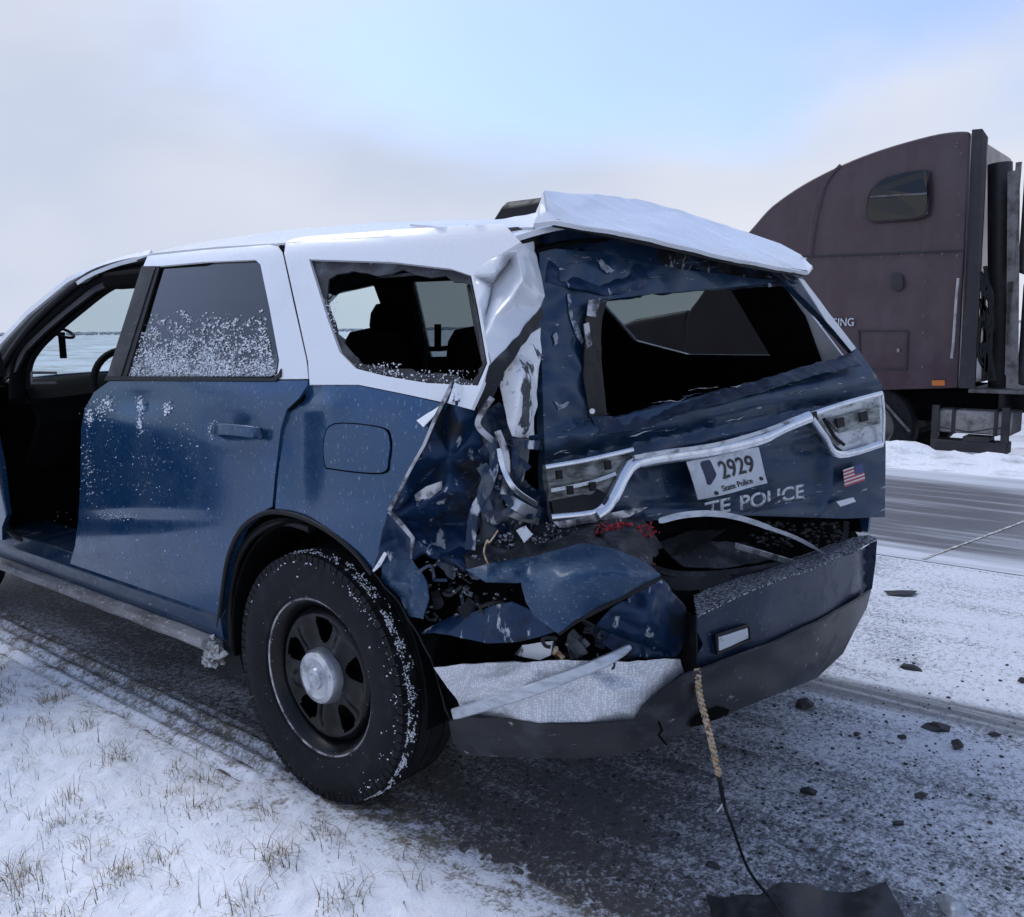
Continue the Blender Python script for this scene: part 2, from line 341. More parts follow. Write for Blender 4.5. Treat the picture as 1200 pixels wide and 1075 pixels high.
def sheet(name, outer, lift, m, parent, holes=(), step=12, thick=.004, dent=None, smooth=30, toward=to_cam, jig=0, bevel=0):
    o2 = dens(outer, step); h2 = [dens(h, step) for h in holes]
    xs = [p.x for p in o2]; ys = [p.y for p in o2]; inn = []
    x0, y0 = min(xs), min(ys); j = 0; yy = y0+step*.5
    while yy < max(ys):
        xx = x0+step*(.25 if j % 2 else .75)
        while xx < max(xs):
            p = Vector((xx, yy))
            if inside(p, o2) and not any(inside(p, h) for h in h2) and min((p-q).length for q in o2) > step*.45 and all(min((p-q).length for q in h) > step*.45 for h in h2): inn.append(p)
            xx += step
        yy += step*.87; j += 1
    v, f, _ = cdt(o2, h2, inn)
    vs = [lift(p.x, p.y, dent(p.x, p.y) if dent else 0) for p in v]
    return mk(name, vs, face_to(vs, f, toward), m, parent, smooth, thick, bevel)
def crumple(name, outer, m, parent, inner=(), folds=(), sub=2, amp=.004, scale=9, thick=.004, smooth=40, edge_amp=.6, soft=3, fine=None):
    """outer / inner: surveyed points (x, y, surface, offset); the sheet between them is folded, then crinkled"""
    items = list(outer)+list(inner)
    v, f, ov = cdt([i[:2] for i in outer], (), [i[:2] for i in inner], folds)
    vs = []
    for k, p in enumerate(v):
        if ov[k]: vs.append(P3(items[ov[k][0]]))
        else:
            q = min(items, key=lambda i: (i[0]-p.x)**2+(i[1]-p.y)**2); vs.append(P3((p.x, p.y, *q[2:])))
    f = face_to(vs, f, to_cam)
    bm = bmesh.new(); bv = [bm.verts.new(p) for p in vs]
    key = bm.edges.layers.int.new('fold')
    back = {}
    for k in range(len(v)):
        for q in ov[k]: back[q] = k
    for t in f:
        try: bm.faces.new([bv[i] for i in t])
        except ValueError: pass
    for i, j in folds:
        e = bm.edges.get((bv[back.get(i, 0)], bv[back.get(j, 0)]))
        if e: e[key] = 1
    if sub:
        lim = fine if fine else .05/(sub+.5)
        for _ in range(6):
            long = [e for e in bm.edges if e.calc_length() > lim]
            if not long or len(bm.faces) > 9000: break
            bmesh.ops.subdivide_edges(bm, edges=long, cuts=1, use_grid_fill=False); bmesh.ops.triangulate(bm, faces=bm.faces[:])
    else: bmesh.ops.triangulate(bm, faces=bm.faces[:])
    keep = {q for e in bm.edges if e[key] for q in e.verts}
    soft_v = [q for q in bm.verts if not q.is_boundary and q not in keep]
    for _ in range(soft): bmesh.ops.smooth_vert(bm, verts=soft_v, factor=.5, use_axis_x=True, use_axis_y=True, use_axis_z=True)
    bm.normal_update()
    sd_ = Vector((len(name)*1.7+outer[0][0]*.13, 3.1+outer[0][1]*.07, 5.2)); new = []
    for q in bm.verts:
        k = edge_amp if q.is_boundary else 1
        n = q.normal; c = q.co*scale+sd_
        r1 = 1-2.4*abs(noise.noise(c)); r2 = 1-2.2*abs(noise.noise(c*2.4+Vector((4, 1, 7))))
        d = amp*k*(.8*noise.noise(c*.7)+.6*r1+.32*r2+.16*noise.noise(c*6))
        j = Vector((noise.noise(c*2.5+Vector((9, 0, 0))), noise.noise(c*2.5+Vector((0, 9, 0))), noise.noise(c*2.5+Vector((0, 0, 9)))))
        new.append(q.co+n*d+amp*(1.1 if q.is_boundary else .4)*j)
    for q, p in zip(bm.verts, new): q.co = p
    me = bpy.data.meshes.new(name); bm.to_mesh(me); bm.free(); me.materials.append(MAT[m])
    me.polygons.foreach_set('use_smooth', [True]*len(me.polygons)); me.set_sharp_from_angle(angle=R(smooth))
    o = bpy.data.objects.new(name, me); col.objects.link(o); o.parent = parent
    if thick:
        s = o.modifiers.new('thickness', 'SOLIDIFY'); s.thickness = thick; s.offset = -1
        es = o.modifiers.new('hard_edges', 'EDGE_SPLIT'); es.split_angle = R(max(smooth, 40))
    return o
def text(name, s, org, right, up, size, m, parent, depth=.0015, align='LEFT', stretch=1.0, bold=0):
    cu = bpy.data.curves.new(name, 'FONT'); cu.body = s; cu.size = 1; cu.extrude = depth/size; cu.align_x = align; cu.offset = bold
    t = bpy.data.objects.new(name+'_tmp', cu); col.objects.link(t)
    me = bpy.data.meshes.new_from_object(t, depsgraph=bpy.context.evaluated_depsgraph_get()); bpy.data.objects.remove(t); bpy.data.curves.remove(cu)
    rt, u = Vector(right).normalized(), Vector(up).normalized(); n = rt.cross(u).normalized()
    for v in me.vertices: v.co = Vector(org)+rt*(v.co.x*size*stretch)+u*(v.co.y*size)+n*(v.co.z*size)
    me.materials.clear(); me.materials.append(MAT[m]); o = bpy.data.objects.new(name, me); col.objects.link(o); o.parent = parent; return o
def ribbon(name, pts, width, m, parent, thick=.006, up=None, bevel=.002, smooth=40, crown=0):
    """flat strip of real thickness along 3-D points"""
    pts = [Vector(p) for p in pts]; vs, fs = [], []
    prof = ((-1, 0), (-.75, .6), (-.3, .95), (.3, .95), (.75, .6), (1, 0), (1, -1), (-1, -1)) if crown else ((-1, 0), (1, 0), (1, -1), (-1, -1))
    for i, p in enumerate(pts):
        d = (pts[min(i+1, len(pts)-1)]-pts[max(i-1, 0)]).normalized(); nn = to_cam(p).normalized() if up is None else Vector(up)
        s = d.cross(nn).normalized(); w_ = width[i] if isinstance(width, (list, tuple)) else width
        nrm = s.cross(d).normalized()
        if nrm.dot(nn) < 0: nrm = -nrm
        for a, b in prof: vs.append(p+s*a*w_/2+nrm*(thick*b if b < 0 else crown*w_*b))
    m_ = len(prof)
    for i in range(len(pts)-1):
        for k in range(m_): fs.append([i*m_+k, i*m_+(k+1) % m_, i*m_+m_+(k+1) % m_, i*m_+m_+k])
    fs += [list(range(m_))[::-1], [len(pts)*m_-m_+k for k in range(m_)]]
    return mk(name, vs, fs, m, parent, smooth, 0, bevel)
def fbm(x, y, s, o=4):
    return noise.fractal(Vector((x*s, y*s, 1.7)), 1.0, 2.0, o)

# ------------------------------------------------------------------ ground
def gmat(name, build):
    m = bpy.data.materials.new(name); m.use_nodes = True; t = m.node_tree; b = t.nodes['Principled BSDF']; build(t, b); MAT[name] = m
def nodeN(t, vec, scale, detail=5, rough=.6, st=(1, 1, 1)):
    mpn = N(t, 'ShaderNodeMapping'); mpn.inputs['Scale'].default_value = st; t.links.new(vec, mpn.inputs[0])
    n = N(t, 'ShaderNodeTexNoise', in_Scale=scale, in_Detail=float(detail), in_Roughness=rough); t.links.new(mpn.outputs[0], n.inputs['Vector']); return n.outputs['Fac']
def rng(t, v, a, b, c=0., d=1.):
    r = N(t, 'ShaderNodeMapRange'); r.inputs[1].default_value = a; r.inputs[2].default_value = b; r.inputs[3].default_value = c; r.inputs[4].default_value = d
    t.links.new(v, r.inputs[0]); return r.outputs[0]
def math2(t, op, a, b):
    n = N(t, 'ShaderNodeMath', operation=op)
    for i, q in enumerate((a, b)):
        if isinstance(q, (int, float)): n.inputs[i].default_value = q
        else: t.links.new(q, n.inputs[i])
    return n.outputs[0]
def mixc(t, fac, a, b):
    x = N(t, 'ShaderNodeMix', data_type='RGBA'); t.links.new(fac, x.inputs[0])
    for i, q in ((6, a), (7, b)):
        if isinstance(q, tuple): x.inputs[i].default_value = (*q, 1)
        else: t.links.new(q, x.inputs[i])
    return x.outputs[2]
def bumpn(t, b, h, s, d):
    bn = N(t, 'ShaderNodeBump'); bn.inputs['Strength'].default_value = s; bn.inputs['Distance'].default_value = d
    t.links.new(h, bn.inputs['Height']); t.links.new(bn.outputs[0], b.inputs['Normal'])
def b_verge(t, b):
    v = N(t, 'ShaderNodeTexCoord').outputs['Object']
    big = nodeN(t, v, 2.2, 5); fine = nodeN(t, v, 34, 5); mid = nodeN(t, v, 9, 4)
    sx = N(t, 'ShaderNodeSeparateXYZ'); t.links.new(v, sx.inputs[0])
    edge = rng(t, sx.outputs[0], -.32, .16, 0, .20)                # snow thins out towards the shoulder
    k = math2(t, 'ADD', math2(t, 'MULTIPLY', math2(t, 'ADD', fine, nodeN(t, v, 95, 3, .7)), .36), math2(t, 'MULTIPLY', mid, .28)); k = math2(t, 'ADD', k, edge)
    f = rng(t, math2(t, 'ADD', k, math2(t, 'MULTIPLY', math2(t, 'SUBTRACT', big, .5), .26)), .59, .71)
    c = mixc(t, rng(t, big, .35, .7), (.87, .89, .93), (.80, .83, .88)); c = mixc(t, f, c, mixc(t, mid, (.10, .095, .085), (.30, .26, .20)))
    t.links.new(c, b.inputs['Base Color']); b.inputs['Roughness'].default_value = .85; b.inputs['Specular IOR Level'].default_value = .2
    bumpn(t, b, math2(t, 'ADD', fine, nodeN(t, v, 110, 3)), .4, .010)
gmat('verge_snow', b_verge)
def b_shoulder(t, b):
    v = N(t, 'ShaderNodeTexCoord').outputs['Object']; sx = N(t, 'ShaderNodeSeparateXYZ'); t.links.new(v, sx.inputs[0])
    g1 = nodeN(t, v, 95, 3, .7); g2 = nodeN(t, v, 38, 4, .65); st = nodeN(t, v, 7, 5, .6, (1, .22, 1)); big = nodeN(t, v, 1.3, 4)
    grain = math2(t, 'ADD', math2(t, 'MULTIPLY', g1, .55), math2(t, 'MULTIPLY', g2, .45))
    x = sx.outputs[0]; y = sx.outputs[1]
    cover = rng(t, x, .25, 2.0, -.035, .10)                        # snow cover grows away from the gravelled edge
    car = math2(t, 'MULTIPLY', math2(t, 'MULTIPLY', rng(t, x, 2.0, 2.3, 1, 0), rng(t, y, -1.15, -.75)), -.09)   # ground the car kept bare
    cover = math2(t, 'ADD', math2(t, 'ADD', cover, car), math2(t, 'MULTIPLY', math2(t, 'SUBTRACT', big, .5), .34))
    cover = math2(t, 'ADD', cover, math2(t, 'MULTIPLY', math2(t, 'SUBTRACT', st, .5), .36)); cover = math2(t, 'ADD', cover, math2(t, 'MULTIPLY', rng(t, y, .2, .8), rng(t, x, .7, .3, 0, .10)))
    f = rng(t, math2(t, 'ADD', grain, cover), .43, .60)
    # worn tyre track beside the car
    wob = math2(t, 'ADD', x, math2(t, 'MULTIPLY', y, .09))
    tr = math2(t, 'MULTIPLY', rng(t, wob, 1.60, 1.66), rng(t, wob, 1.80, 1.86, 1, 0))
    ridges = rng(t, nodeN(t, v, 26, 2, .5, (1, .02, 1)), .4, .62)
    f = math2(t, 'MULTIPLY', f, math2(t, 'SUBTRACT', 1, math2(t, 'MULTIPLY', tr, math2(t, 'SUBTRACT', .95, math2(t, 'MULTIPLY', ridges, .4)))))
    brown = rng(t, x, .15, .55, 1, 0)
    dark = mixc(t, brown, mixc(t, g2, (.05, .056, .066), (.15, .16, .18)), mixc(t, g2, (.045, .042, .039), (.15, .138, .125)))
    c = mixc(t, f, dark, mixc(t, g2, (.50, .53, .58), (.76, .79, .84)))
    t.links.new(c, b.inputs['Base Color']); t.links.new(rng(t, f, 0, 1, .6, .85), b.inputs['Roughness'])
    bumpn(t, b, math2(t, 'ADD', grain, g1), .5, .010)
gmat('shoulder_gravel', b_shoulder)
def b_road(t, b):
    v = N(t, 'ShaderNodeTexCoord').outputs['Object']; sx = N(t, 'ShaderNodeSeparateXYZ'); t.links.new(v, sx.inputs[0])
    g = nodeN(t, v, 60, 4); st = nodeN(t, v, 3.2, 6, .62, (1, .06, 1)); st2 = nodeN(t, v, 9, 5, .6, (1, .05, 1)); big = nodeN(t, v, .8, 4, .5, (1, .3, 1))
    x = sx.outputs[0]
    edge = math2(t, 'ADD', rng(t, x, 4.0, 4.6, .22, 0), rng(t, x, 6.6, 7.3, 0, .2))
    f = rng(t, math2(t, 'ADD', math2(t, 'ADD', math2(t, 'MULTIPLY', st, .6), math2(t, 'MULTIPLY', st2, .4)), edge), .50, .70)
    c = mixc(t, f, mixc(t, big, (.10, .104, .112), (.19, .196, .21)), (.55, .58, .63))
    c = mixc(t, rng(t, g, .55, .75, 0, .35), c, (.3, .31, .33))
    t.links.new(c, b.inputs['Base Color']); t.links.new(rng(t, f, 0, 1, .33, .8), b.inputs['Roughness'])
    bumpn(t, b, g, .25, .006)
gmat('wet_asphalt', b_road)
def b_bank(t, b):
    v = N(t, 'ShaderNodeTexCoord').outputs['Object']
    f = rng(t, nodeN(t, v, 5, 6, .65, (1, .4, 1)), .52, .72)
    t.links.new(mixc(t, f, (.82, .85, .89), (.42, .42, .43)), b.inputs['Base Color']); b.inputs['Roughness'].default_value = .85
    bumpn(t, b, nodeN(t, v, 25, 5), .6, .03)
gmat('bank_snow', b_bank)
def b_field(t, b):
    v = N(t, 'ShaderNodeTexCoord').outputs['Object']
    f = rng(t, nodeN(t, v, .35, 8, .7, (1, .5, 1)), .45, .65)
    t.links.new(mixc(t, f, (.72, .76, .82), (.36, .35, .33)), b.inputs['Base Color']); b.inputs['Roughness'].default_value = .9
gmat('field_snow', b_field)

def gridmesh(name, x0, x1, nx, y0, y1, ny, zf, m, parent=None, xpow=1):
    vs, fs = [], []
    for j in range(ny+1):
        for i in range(nx+1):
            x = x0+(x1-x0)*i/nx; y = y0+(y1-y0)*j/ny; vs.append((x, y, zf(x, y)))
    for j in range(ny):
        for i in range(nx): a = j*(nx+1)+i; fs.append([a, a+1, a+nx+2, a+nx+1])
    return mk(name, vs, fs, m, parent, smooth=60)
tag(mk('ground', [(-900, -900, -.5), (1800, -900, -.5), (1800, 1800, -.5), (-900, 1800, -.5)], [[0, 1, 2, 3]], 'field_snow'), kind='structure')
tag(mk('shoulder', [(-.2, -40, 0), (4.1, -40, 0), (4.1, 300, 0), (-.2, 300, 0)], [[0, 1, 2, 3]], 'shoulder_gravel'), kind='structure')
tag(mk('road', [(4.0, -60, .004), (7.45, -60, .004), (7.45, 300, .004), (4.0, 300, .004)], [[0, 1, 2, 3]], 'wet_asphalt'), kind='structure')
def edge_x(y): return .14+.035*fbm(0, y, 1.6)+.02*fbm(3, y, 9)
def verge_z(x, y):
    z = .018+.022*fbm(x, y, 1.6)+.011*fbm(x, y, 7)+.005*fbm(x, y, 25, 3)
    d = edge_x(y)-x
    k = max(0, min(1, d/.34)); k = k*k*(3-2*k); z = (z+.016)*k+.003*fbm(x, y, 30, 3)-.001+min(0, d)*.12
    if y > .25:      # the ribbed track the tyre left in the snow
        for c, wd_ in ((.03, .13),):
            q = (x-c)/wd_
            if abs(q) < 1.15:
                k = max(0, min(1, (1.15-abs(q))/.2)); rib = .010*math.cos(q*math.pi*3.5)
                z = z*(1-k)+k*(.010+rib+.003*fbm(x, y, 14))
    else:
        r2 = math.hypot((x-.13)/.2, y/.18)
        if r2 < 1: z -= .015*(1-r2)
    return z
tag(gridmesh('snowy_verge', -2.2, .36, 230, -2.2, 4.2, 480, verge_z, 'verge_snow'), kind='structure')
tag(gridmesh('snowy_field', -60, -2.15, 60, -30, 200, 120, lambda x, y: -.0+.03*fbm(x, y, .5) - max(0, -x-4)*.015, 'verge_snow'), kind='structure')
tag(gridmesh('verge_strip', -2.3, .30, 30, 4.15, 120, 160, lambda x, y: .015+.02*fbm(x, y, .9), 'verge_snow'), kind='structure')
def bank_z(x, y):
    k = max(0, min(1, (x-7.3)/.7)); crest = math.exp(-((x-8.25)/.42)**2)
    drop = max(0, min(1, (x-8.3)/1.0)); drop = drop*drop*(3-2*drop)
    return -.02+.03*k+crest*(.10+.12*fbm(x, y, .8, 5))+(.05*fbm(x, y, 4)+.03*fbm(x, y, 10, 3))*k-.42*drop+.05*drop*fbm(x, y, 1.2)
tag(gridmesh('snow_bank', 7.25, 13.0, 90, -8, 22, 220, bank_z, 'bank_snow'), kind='structure')
tag(gridmesh('median_field', 12.9, 60, 50, -30, 120, 60, lambda x, y: -.40+.05*fbm(x, y, .4)+.012*min(35, x-12.9), 'field_snow'), kind='structure')
# joint across the road
vs, fs = [], []
a, b_ = on(1082, 655, 2, .008), on(1240, 596, 2, .008)
n_ = 24
for i in range(n_+1):
    p = a+(b_-a)*i/n_; w_ = .010+.006*noise.noise(Vector((i*.7, 0, 0))); sdv = (b_-a).normalized().cross(Vector((0, 0, 1)))
    vs += [p+sdv*w_, p-sdv*w_]
for i in range(n_): fs.append([i*2, i*2+1, i*2+3, i*2+2])
tag(mk('road_joint', vs, fs, 'snow_dirty'), kind='structure')
# far tree line
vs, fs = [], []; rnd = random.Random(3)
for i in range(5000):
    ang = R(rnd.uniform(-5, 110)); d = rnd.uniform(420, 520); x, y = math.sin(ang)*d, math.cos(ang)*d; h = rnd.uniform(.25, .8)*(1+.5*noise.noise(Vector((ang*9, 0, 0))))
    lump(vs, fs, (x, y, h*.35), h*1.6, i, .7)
tag(mk('tree_line', vs, fs, 'haze_grey', smooth=0), 'hazy grey line of bare trees along the far horizon', 'trees', kind='stuff')

# dry grass through the snow
vs, fs = [], []; rnd = random.Random(11)
def blade(x, y, z, h, lean, az, w):
    b = len(vs); dx, dy = math.cos(az), math.sin(az); sx_, sy_ = -dy*w, dx*w
    for k, t in enumerate((0, .5, 1)):
        o_ = lean*h*t*t; ww = w*(1-.8*t)
        vs.append((x+dx*o_-dy*ww, y+dy*o_+dx*ww, z+h*t*(1-.3*lean*t))); vs.append((x+dx*o_+dy*ww, y+dy*o_-dx*ww, z+h*t*(1-.3*lean*t)))
    fs.extend([[b, b+1, b+3, b+2], [b+2, b+3, b+5, b+4]])
def dense(x, y):
    k = .5+.9*fbm(x+5, y, 1.3, 3); return k
for i in range(9000):
    x = rnd.uniform(-2.0, .10); y = rnd.uniform(-2.0, 3.8)
    if rnd.random() > max(.03, dense(x, y)*(.9 if x < -.25 else .35)): continue
    if -.13 < x < .2 and y > .1: continue
    if (x-.13)**2+(y/1.3)**2 < .05: continue
    n = rnd.choice((1, 1, 2, 3, 5))
    for q in range(n):
        bx, by = x+rnd.gauss(0, .02), y+rnd.gauss(0, .02)
        blade(bx, by, verge_z(bx, by)-.008, rnd.uniform(.012, .055)*(1 if rnd.random() > .06 else 1.8), rnd.uniform(0, 1.3), rnd.uniform(0, 6.28), rnd.uniform(.0006, .0014))
for i in range(300):      # tufts
    x = rnd.uniform(-1.9, -.05); y = rnd.uniform(-1.6, 3.2)
    if -.13 < x < .2 and y > .1: continue
    for q in range(rnd.randint(14, 40)):
        bx, by = x+rnd.gauss(0, .028), y+rnd.gauss(0, .028)
        blade(bx, by, verge_z(bx, by)-.008, rnd.uniform(.015, .07), rnd.uniform(.1, 1.6), rnd.uniform(0, 6.28), rnd.uniform(.0008, .0018))
tag(mk('dry_grass', vs, fs, 'dry_grass', smooth=0), 'thin dry tan grass blades poking through the snow', 'grass', kind='stuff')
# loose gravel on the shoulder
vs, fs = [], []; rnd = random.Random(5)
for i in range(2600):
    y = rnd.uniform(-2.2, 1.0); x = .18+abs(rnd.gauss(0, 1.1))
    if x > 3.8: continue
    s = rnd.choice((.003, .003, .003, .004, .004, .005, .007))*rnd.uniform(.8, 1.3)
    lump(vs, fs, (x, y, s*.2), s, i, .6)
tag(mk('gravel', vs, fs, 'stone_dark', smooth=0), 'small dark gravel and grit scattered over the shoulder', 'gravel', kind='stuff')

# ------------------------------------------------------------------ police SUV: undamaged body
suv = tag(empty('police_suv', (.965, 1.4, 0)), 'blue and white police SUV with its rear end smashed in', 'car')
ROOT = suv
bpy.context.view_layer.update()
def adopt(o, parent):
    o.parent = parent; return o
# all SUV meshes are written in world coordinates; the root's inverse keeps them there
SUV_INV = Matrix.Translation((-.965, -1.4, 0))
def sideYZ(mirror=False):
    def f(y, z, w=0):
        x = Xs(z, y)-w; return Vector((1.93-x if mirror else x, y, z))
    return f
def arc(cy, cz, r, a0, a1, n=14): return [(cy+r*math.cos(R(a0+(a1-a0)*i/n)), cz+r*math.sin(R(a0+(a1-a0)*i/n))) for i in range(n+1)]

# rear door
def dent_door(x, y):
    w = -.012*math.exp(-((x-165)**2)/900-((y-470)**2)/150)
    w += -.010*math.exp(-((x-150)**2)/5000-((y-608)**2)/60) + .004*math.exp(-((x-150)**2)/5000-((y-597)**2)/60)
    # pull cup behind the handle
    w += -.016*math.exp(-((x-272)/22)**2-((y-500)/13)**2)
    return w
door_out = [(128, 447), (361, 446), (360, 452), (350, 467), (336, 480), (329, 503), (322, 560), (319, 594), (300, 603), (280, 622), (266, 655), (260, 700), (254, 741), (175, 713), (118, 690), (80, 668), (88, 640), (92, 605), (94, 566), (95, 503), (99, 480), (110, 460)]
door = sheet('rear_door', door_out, S, 'blue_paint', suv, step=9, thick=.035, dent=dent_door, toward=Vector((-1, 0, 0)))
frame_out = [(173, 300), (240, 293), (316, 287), (326, 289), (331, 296), (345, 360), (359, 422), (361, 444), (318, 444.5), (325, 438), (327, 422), (316, 362), (305, 310), (299, 304.5), (240, 307), (185, 312), (168, 312)]
sheet('window_frame', frame_out, S, 'white_paint', door, step=8, thick=.008, toward=Vector((-1, 0, 0)))
sheet('window_pane', [(184, 312), (240, 306), (298, 303), (304, 308), (316, 360), (326, 420), (325, 436), (318, 442), (146, 442)], lambda x, y, w: S(x, y, -.012), 'glass_tint', door, step=14, thick=.004, toward=Vector((-1, 0, 0)))
sheet('frost_film', [(178, 330), (304, 330), (316, 362), (325, 420), (324, 436), (317, 441), (150, 441)], lambda x, y, w: S(x, y, -.0095), 'frost', door, step=16, thick=0, toward=Vector((-1, 0, 0)))
sheet('pillar_applique', [(166, 312), (182, 312), (141, 442), (124, 445)], lambda x, y, w: S(x, y, .003), 'grey_plastic', door, step=12, thick=.008, toward=Vector((-1, 0, 0)))
sheet('pillar_seal', [(183, 312), (187, 312), (148, 442), (142, 442)], lambda x, y, w: S(x, y, -.001), 'seal_rubber', door, step=12, thick=.008, toward=Vector((-1, 0, 0)))
sheet('belt_seal', [(124, 441), (319, 443), (326, 438), (329, 432), (329, 441), (322, 447), (122, 446)], lambda x, y, w: S(x, y, .005), 'seal_rubber', door, step=9, thick=.012, toward=Vector((-1, 0, 0)))
hp = [S(*q) for q in ((247, 505, .012), (255, 503, .034), (275, 504, .042), (296, 507, .036), (304, 510, .012))]
ribbon('door_handle', spline(hp, 4), [.022]*2+[.034]*12+[.036]*7, 'blue_paint', door, thick=.014, up=(-1, 0, .25), bevel=.005)
def snow_bits(name, spots, surf, parent, n, rs, seed=1, mask=None, m='snow_white', flat=.5, soft=False):
    vs, fs = [], []; rnd = random.Random(seed); k = 0
    while k < n:
        x0, y0, x1, y1 = rnd.choice(spots); x, y = rnd.uniform(x0, x1), rnd.uniform(y0, y1)
        if soft and x1-x0 < 60: x, y = rnd.gauss((x0+x1)/2, (x1-x0)/4.5), rnd.gauss((y0+y1)/2, (y1-y0)/4.5)
        if mask and rnd.random() > mask(x, y): continue
        k += 1; p = surf(x, y); fleck(vs, fs, p, rs[0]+(rs[1]-rs[0])*rnd.random()**2, rnd)
    return tag(mk(name, vs, fs, m, parent, smooth=0), kind='stuff')
def pane_mask(x, y):
    top = 372+14*noise.noise(Vector((x*.05, 0, 0))) + (30 if x < 175 else 0)*0
    if y < top-4: return 0
    if x < 147+(442-y)*.29: return 0
    if x > 304+(y-310)*.18-4: return 0
    n_ = .6*noise.noise(Vector((x*.06, y*.08, 0)))+.75*noise.noise(Vector((x*.2, y*.24, 5)))
    return max(0, min(1, (.16+(y-top)/110+.9*n_)*1.6))**1.5
snow_bits('stuck_snow', [(140, 362, 326, 441)], lambda x, y: S(x, y, -.009), door, 5200, (.0012, .0080), 3, pane_mask)
snow_bits('stuck_snow', [(104, 466, 136, 492), (118, 464, 134, 482), (98, 476, 110, 500), (158, 464, 170, 486), (160, 484, 168, 510), (188, 470, 204, 486)], lambda x, y: S(x, y, .003), door, 420, (.002, .010), 5, soft=True)
snow_bits('stuck_snow', [(100, 470, 240, 600)], lambda x, y: S(x, y, .001), door, 320, (.001, .005), 15, lambda x, y: max(0, .55+.9*noise.noise(Vector((x*.03, y*.03, 2)))-(x-100)/260))
snow_bits('stuck_snow', [(113, 598, 160, 612), (95, 500, 110, 600), (244, 492, 254, 516), (100, 500, 250, 690)], lambda x, y: S(x, y, .002), door, 420, (.001, .006), 6, soft=True)

gp = [S(x, y, -.014) for x, y in ((330, 291), (333, 299), (347, 360), (361.5, 424), (362, 450), (352, 468), (337, 481), (330, 504), (323, 560), (320, 596))]  # black tube added behind the shut line to darken the gap
mtube('door_gap_backing', gp, .013, 'interior_black', suv, 6)
gp = [S(x, y, -.02) for x, y in ((80, 672), (118, 694), (175, 717), (252, 745))]  # the same black tube along the gap below the door
mtube('door_gap_backing', gp, .013, 'interior_black', suv, 6)
left_v = Vector((-1, 0, 0))
# front door opening: frame, seals, sill
ap = [(172, 299), (136, 309), (104, 321), (70, 347), (38, 375), (13, 407), (-12, 447), (-30, 500), (-30, 560), (-8, 618), (14, 640)]
apo = [(175, 292), (127, 305.5), (79, 325), (32, 363), (0, 397), (-34, 440), (-60, 470), (-60, 655), (-40, 650)]
sheet('front_pillar', [(177, 292.5), (150, 299), (127, 305.5), (79, 325), (32, 363), (0, 397), (-40, 445), (-28, 449), (0, 404), (32, 369.5), (79, 331), (104, 318.5), (127, 310), (150, 303.5), (174, 298.5)], lambda x, y, w: S(x, y, -.014), 'white_paint', suv, step=5, thick=.012, toward=Vector((-1, 0, 0)))
seal = [S(x, y, -.03) for x, y in [(178, 303), (136, 311), (104, 323), (72, 348), (41, 377), (16, 409), (-2, 440), (-8, 480), (-6, 540), (2, 590), (12, 622), (40, 642)]]
mtube('door_seal', spline(seal, 5), .016, 'seal_rubber', suv)
inner = [S(x, y, -.07) for x, y in [(190, 322), (165, 321), (140, 324), (116, 334), (84, 359), (56, 383), (34, 405), (22, 428), (20, 470)]]
mtube('inner_pillar_trim', spline(inner, 5), .034, 'interior_black', suv, 10)
mtube('inner_seal', spline([p+Vector((.05, .03, -.01)) for p in inner], 5), .022, 'seal_rubber', suv, 10)
mbox('roof_rail_trim', (.24, -.55, 1.60), (.34, 1.6, 1.67), 'interior_black', suv, .02)
jo = [(180, 299), (150, 302), (127, 308), (104, 316), (79, 329), (55, 347), (32, 367), (14, 387), (0, 402), (-14, 425), (-4, 452), (18, 436), (30, 412), (52, 390), (80, 366), (112, 342), (138, 331), (180, 329)]
sheet('door_jamb', jo, lambda x, y, w: S(x, y, -.045), 'seal_rubber', suv, step=7, thick=.01, toward=left_v)
# sill and running board, in car coordinates
def extr(name, prof, y0, y1, m, parent, ny=20, jig=0):
    vs, fs = [], []
    for j in range(ny+1):
        y = y0+(y1-y0)*j/ny
        for x, z in prof: vs.append((x+jig*noise.noise(Vector((y*5, z*9, 1))), y, z+jig*noise.noise(Vector((y*6, x*9, 4)))))
    k = len(prof)
    for j in range(ny):
        for i in range(k): fs.append([j*k+i, j*k+(i+1) % k, (j+1)*k+(i+1) % k, (j+1)*k+i])
    fs += [[i for i in range(k)][::-1], [ny*k+i for i in range(k)]]
    return mk(name, vs, fs, m, parent, 40, 0, .004)
extr('sill', [(.018, .40), (.012, .47), (.05, .515), (.26, .52), (.26, .36), (.06, .36)], .50, 2.56, 'blue_rear', suv)
extr('running_board', [(-.01, .352), (-.03, .372), (-.022, .392), (.04, .40), (.10, .396), (.10, .34), (.02, .338)], .56, 2.6, 'grey_grime', suv, 60, .003)
# front fender (mostly out of view) and the rest of the left side
YZ = sideYZ(False); YZm = sideYZ(True)
left = Vector((-1, 0, 0)); right_ = Vector((1, 0, 0))
ffo = [(2.17, .62), (2.25, .55), (2.3, .45), (2.70, .42)]+arc(3.20, .40, .46, 178, 2)+[(3.70, .42), (3.88, .5), (3.92, .80), (3.80, 1.02), (2.9, 1.16), (2.5, 1.22), (2.32, 1.22), (2.22, 1.05), (2.16, .85)]
sheet('front_fender', ffo, YZ, 'blue_paint', suv, step=.07, thick=.02, toward=left)
sheet('front_fender', ffo, YZm, 'blue_paint', suv, step=.07, thick=.02, toward=right_)
